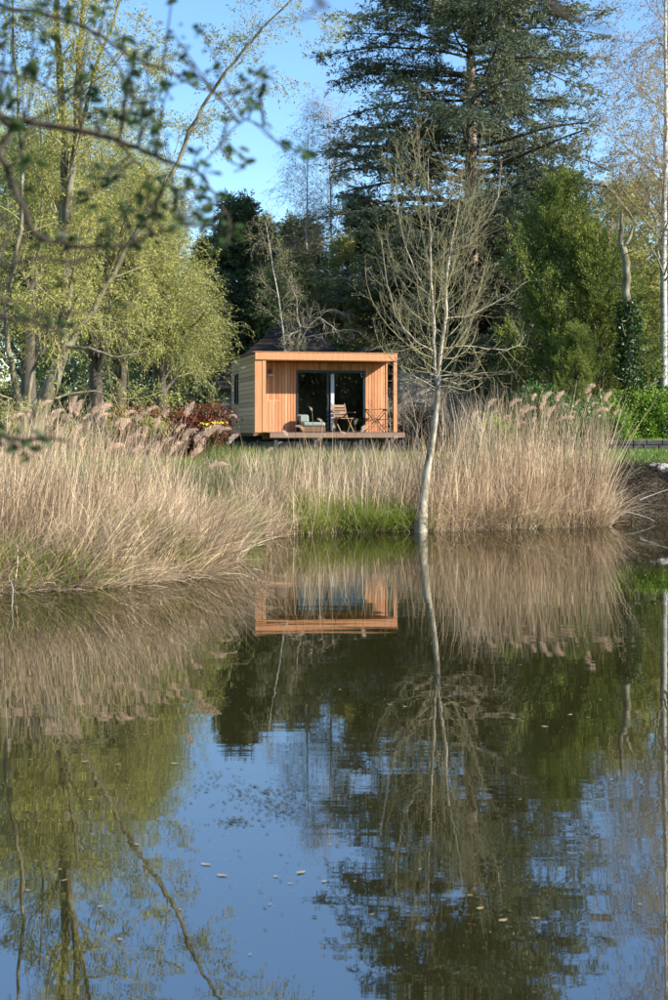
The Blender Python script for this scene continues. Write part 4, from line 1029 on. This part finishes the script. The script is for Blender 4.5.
# dead sticks on the shore
def stick(l, d, r, label):
    T = Tubes(); q = pts(l, d); T.one(q, np.linspace(r, r * .4, len(q)), 6, 4, .004)
    b = np.array(q[0]); me = T.mesh('dead_stick', M['dead'], b)
    obj('dead_stick', me, None, tuple(b), label=label, cat='stick')
stick([(2, 634), (10, 615), (13, 590), (9, 575), (22, 560)], 15.0, .008, 'thin pale curved stick rising from the water at the left edge')
stick([(598, 506), (612, 497), (628, 488)], 28.6, .018, 'pale dead stick lying right of the reeds at the shore')
stick([(602, 520), (620, 512), (642, 516), (655, 521)], 28.6, .014, 'long low dead stick lying on the water right of the reeds')
stick([(640, 500), (655, 494), (672, 488)], 30.0, .02, 'pale dead stick on the dark right bank')
stick([(592, 500), (606, 510), (614, 523)], 28.3, .014, 'short dead stick dipping into the water beside the right reeds')
# tangled roots and brush on the right bank, the steep bank's shade put into their colour
x, y, z = scatter(5200, 5.3, 9.5, 27.5, 34, -.1, 1.6)
D_ = np.stack([rng.normal(0, 1, len(x)), rng.normal(-.5, .6, len(x)), rng.uniform(-.1, .9, len(x))], -1)
V, Fx, t_ = ribbons(np.stack([x, y, z], -1), D_, rng.uniform(.15, .6, len(x)), rng.uniform(.008, .02, len(x)), rng.normal(0, .3, (len(x), 3)) + np.array([0, 0, -.2]), 4)
obj('bank_brush', mesh_np('bank_brush', V, Fx, leaf_mat('shade_toned_brush', [(.02, .016, .012), (.06, .045, .03), (.22, .17, .11)], .05, .8, 1.5), False, t_), kind='stuff')

# yellow flowers by the hedge
fp = P(209, 425, 33); e = empty('daffodil_clump', (fp[0], fp[1], gz(fp[0], fp[1])), 0, label='clump of yellow flowers in front of the red hedge', cat='flowers')
n = 12; h = fp[2] - gz(fp[0], fp[1])
B = np.stack([rng.normal(0, .13, n), rng.normal(0, .13, n), np.zeros(n)], -1)
T = Tubes(); tips = B + np.stack([rng.normal(0, .06, n), rng.normal(0, .06, n), h + rng.normal(0, .07, n)], -1)
T.add(np.stack([B, (B + tips) / 2, tips], 1), np.full((n, 3), .006), 3)
obj('stems', T.mesh('stems', M['laurel']), e)
p_ = np.repeat(tips, 6, 0); V, Fx, t_ = leaves(p_, rng.normal(size=p_.shape), .055, .045); obj('petals', mesh_np('petals', V, Fx, M['flower'], False, t_), e, kind='stuff')

# ------------------------------------------------------------------ floating leaves and pond weed
def wp(px, py):
    d = EYE * FPX / (py - HOR); return (pxy(px, d), d)
V, Fc = [], []
for k in range(7):
    a = k / 6; wv = .5 * math.sin(math.pi * (a * .9 + .05)); V += [(-.5 + a, -wv * .42, .10 * (a - .5) ** 2 * 2), (-.5 + a, 0, .0), (-.5 + a, wv * .42, .10 * (a - .5) ** 2 * 2)]
for k in range(6):
    o = 3 * k; Fc += [(o, o + 3, o + 4, o + 1), (o + 1, o + 4, o + 5, o + 2)]
lm = bpy.data.meshes.new('floating_leaf'); lm.from_pydata(V, [], Fc); lm.materials.append(M['float_leaf'])
spots = [(222, 876, .10), (301, 873, .09), (276, 877, .05), (206, 865, .10), (137, 845, .05), (100, 907, .05), (64, 881, .07), (28, 891, .05), (324, 882, .05), (290, 884, .05), (60, 870, .04), (203, 720, .04),
         (480, 909, .07), (503, 921, .08), (536, 919, .06), (470, 896, .05), (372, 915, .05), (355, 882, .03), (390, 705, .09), (405, 707, .08), (545, 727, .09), (570, 715, .08), (588, 718, .07), (513, 719, .07), (85, 762, .08), (175, 764, .09), (118, 765, .05),
         (340, 690, .05), (300, 650, .06), (520, 665, .06), (600, 700, .05), (430, 820, .04), (560, 870, .04), (120, 940, .04), (640, 905, .04), (612, 780, .04), (30, 760, .05), (250, 745, .05), (330, 845, .04), (70, 700, .06), (270, 905, .03), (440, 755, .05),
         (158, 820, .04), (90, 800, .05), (420, 870, .04), (250, 955, .03), (180, 910, .03), (520, 800, .05), (360, 770, .04), (15, 690, .06), (145, 735, .05), (495, 690, .06)]
big = {(222, 876): 'largest pale leaf floating on the blue reflection below the weed patch', (301, 873): 'long pale leaf floating right of the largest one', (206, 865): 'pale leaf floating just above and left of the largest one',
       (137, 845): 'pale leaf floating over the reflection of the thick willow trunk', (390, 705): 'left leaf of the pair floating under the reflection of the alder fork', (405, 707): 'right leaf of the pair floating under the reflection of the alder fork',
       (503, 921): 'palest leaf floating on the dark cedar reflection near the bottom'}
for (px, py, s) in spots:
    a, d_ = wp(px, py); o = obj('floating_leaf', lm, None, (a, d_, .004), label=big.get((px, py), 'small yellowed leaf floating on the still water'), cat='leaf', group='dead leaves floating on the pond')
    o.rotation_euler = (0, 0, rnd.uniform(-.7, .7)); o.scale = (s * .48, s * rnd.uniform(.3, .8), s * .5)
# weed specks
cl = [(262, 795, 45, 10, 230), (235, 822, 25, 3, 70), (285, 812, 25, 8, 120), (215, 780, 25, 10, 60), (140, 600, 10, 2, 10), (480, 905, 40, 12, 25), (410, 800, 60, 12, 50), (470, 700, 90, 14, 60), (300, 860, 180, 60, 90)]
VV, FF = [], []
for (cx, cy_, rx, ry, n) in cl:
    for _ in range(n):
        px = rnd.gauss(cx, rx * .6); py = max(560, rnd.gauss(cy_, ry * .8)); a, d_ = wp(px, py); r = rnd.uniform(.003, .009); o = len(VV); k = 6; ph = rnd.random() * 6; e_ = rnd.uniform(.25, .8)
        VV += [(a + math.cos(ph + j * 6.283 / k) * r * rnd.uniform(.7, 1.2) * 1.4, d_ + math.sin(ph + j * 6.283 / k) * r * e_ * 1.4, .003 + rnd.uniform(0, .003)) for j in range(k)]
        FF.append(tuple(range(o, o + k)))
PV, PF = [], []
for (cx, cy_, rx, ry, n) in ((260, 800, 90, 45, 160), (300, 880, 160, 50, 160), (480, 905, 90, 40, 120), (470, 705, 110, 18, 130), (130, 760, 120, 60, 140), (360, 700, 160, 40, 120), (560, 640, 60, 30, 60), (120, 650, 110, 25, 90)):
    for _ in range(n):
        px = rnd.gauss(cx, rx * .6); py = max(575, rnd.gauss(cy_, ry * .7)); a, d_ = wp(px, py); q_ = rnd.uniform(.001, .0036) * d_ / 7; o = len(PV); k = 5; ph = rnd.random() * 6
        PV += [(a + math.cos(ph + j * 6.283 / k) * q_ * rnd.uniform(.5, 1.6), d_ + math.sin(ph + j * 6.283 / k) * q_ * rnd.uniform(.5, 1.6), .003) for j in range(k)]
        PF.append(tuple(range(o, o + k)))
me = bpy.data.meshes.new('floating_catkin_scraps'); me.from_pydata(PV, [], PF); me.materials.append(M['float_leaf']); obj('floating_scraps', me, kind='stuff')
me = bpy.data.meshes.new('pond_weed'); me.from_pydata(VV, [], FF); me.materials.append(M['pond_weed'])
obj('pond_weed', me, kind='stuff')

# ------------------------------------------------------------------ near tree whose branches hang into the picture
T = Tubes(); D = 2.35
tb_ = np.array([-2.3, .9, gz(-2.3, .9) - .1])
trunk = T.one([tb_, tb_ + (.02, 0, 1.0), tb_ + (.1, .1, 2.0), tb_ + (.15, .1, 3.2), tb_ + (.1, .2, 4.6)], [.11, .09, .075, .055, .03], 10, 4, .006)
fork = tb_ + np.array([.1, .1, 2.0])
brs = []
def fb(l, r, d=D, root=True):
    q = [P(a, b_, d + (c[0] if c else 0)) for a, b_, *c in l]
    if root: q = [fork, fork * .5 + q[0] * .5 + (0, 0, .12)] + q
    rad = np.concatenate([[r * 1.3, r], np.linspace(r * .55, .0018, len(q) - 2)]) if root else np.linspace(r * .6, .0014, len(q)); x = T.one(q, rad, 7, 5, .0015); brs.append(x[0][0]); return x
fb([(-60, 105), (0, 118), (60, 127), (110, 138), (155, 156), (195, 171), (212, 190), (228, 215)], .013)
fb([(-50, 100), (0, 158), (22, 205), (38, 236), (70, 245), (115, 246), (150, 236), (180, 225)], .011, 2.2)
fb([(30, 225, .0), (15, 262), (0, 292), (-20, 320)], .004, 2.2, False)
fb([(115, 139), (140, 165), (165, 185), (196, 190)], .003, D, False)
fb([(-60, -40), (0, 5), (40, 12), (90, 30), (130, 55), (170, 72), (205, 80)], .009, 2.5)
fb([(90, 30, .15), (120, 70, .15), (128, 95, .15), (150, 110, .15)], .0035, 2.35, False)
fb([(170, 72, .15), (200, 88, .15), (240, 92, .15), (268, 70, .15)], .003, 2.35, False)
fb([(195, 171), (225, 140), (250, 120), (285, 150)], .0028, D, False)
fb([(250, 120), (275, 140), (303, 152)], .002, D, False)
fb([(-60, 300), (0, 318), (40, 325), (66, 333)], .005, 2.1)
fb([(0, 318), (60, 315), (112, 308)], .003, 2.1, False)
fb([(-70, 430), (0, 436), (25, 440), (45, 437), (70, 441)], .007, 2.1)
fb([(-70, 60), (-20, 70), (20, 75), (60, 95), (80, 110)], .006, 2.45)
fb([(-60, 190), (0, 262), (30, 258), (70, 262), (100, 250)], .005, 2.0)
# high limb passing above the frame and dipping in at the top
hi = tb_ + np.array([.15, .1, 3.0])
q = [hi, np.array([-1.2, 1.1, 2.95]), np.array([-.3, 1.15, 2.6])] + [P(a, b_, 1.2) for a, b_ in ((520, -22), (548, 6), (580, 22), (612, 31))]
T.one(q, [.02, .012, .006, .0022, .0018, .0015, .001], 7, 5)
q = [np.array([-.3, 1.15, 2.6])] + [P(a, b_, 1.15) for a, b_ in ((295, -30), (318, 2), (306, 16), (297, 20))]
T.one(q, np.linspace(.003, .0008, len(q)), 6, 5)
fgt = empty('near_tree', tuple(tb_), 0, label='dark blurred near tree whose leafy twigs hang in from the upper left', cat='tree')
allb = np.concatenate(brs)
clus = [(62, 8, 6), (35, 12, 4), (90, 22, 3), (30, 68, 4), (8, 100, 4), (118, 38, 5), (92, 95, 3), (125, 78, 6), (142, 100, 7), (150, 112, 6), (190, 72, 6), (196, 155, 8), (214, 198, 7), (245, 78, 5), (266, 74, 5), (252, 104, 4), (228, 118, 2), (234, 150, 4), (242, 166, 4),
        (285, 150, 2), (303, 150, 3), (110, 308, 3), (64, 330, 5), (20, 128, 3), (130, 122, 4), (60, 45, 3), (165, 130, 3), (180, 190, 4), (205, 225, 4), (40, 440, 5), (10, 436, 5), (25, 452, 3), (75, 240, 2), (150, 236, 4), (182, 224, 4), (15, 70, 4), (45, 30, 4), (115, 182, 3), (20, 166, 3),
        (158, 182, 3), (60, 285, 2), (50, 322, 4), (30, 160, 3), (100, 170, 2), (95, 250, 2), (210, 205, 4), (205, 168, 3), (135, 60, 4), (105, 8, 3), (150, 45, 2), (3, 40, 4), (230, 230, 3)]
for _ in range(34): clus.append((rnd.uniform(-5, 225), rnd.uniform(0, 250), rnd.choice((2, 3, 3, 4))))
V = [(0, 0, 0), (.35, .28, .05), (.75, .22, .03), (1, 0, -.08), (.75, -.22, .03), (.35, -.28, .05), (.4, 0, -.02), (.75, 0, -.03)]
Fc = [(0, 6, 1), (1, 6, 7, 2), (2, 7, 3), (0, 5, 6), (5, 4, 7, 6), (4, 3, 7)]
flm = bpy.data.meshes.new('leaf'); flm.from_pydata(V, [], Fc); flm.materials.append(M['fgleaf'])
for px, py, n in clus:
    dd = 2.3 + rnd.uniform(-.15, .15); c = P(px, py, dd)
    i = int(np.argmin(np.linalg.norm(allb - c, axis=1))); a = allb[i]
    mid_ = (a + c) / 2 + np.array([rnd.uniform(-.01, .01), 0, rnd.uniform(-.01, .015)])
    T.one([a, mid_, c], [.0022, .0017, .0012], 5, 3)
    for k in range(n * 3):
        f = rnd.uniform(.45, 1); p0 = (a * (1 - f) + c * f) if k % 2 else c
        p0 = p0 + np.array([rnd.uniform(-.011, .011) for _ in range(3)])
        o = obj('leaf', flm, fgt, tuple(p0 - tb_)); s = rnd.uniform(.011, .025)
        o.rotation_euler = (rnd.uniform(-1.2, 1.2), rnd.uniform(-.9, .9), rnd.uniform(0, 6.28)); o.scale = (s, s, s)
obj('trunk', T.mesh('trunk', M['bark_fg'], tb_), fgt)
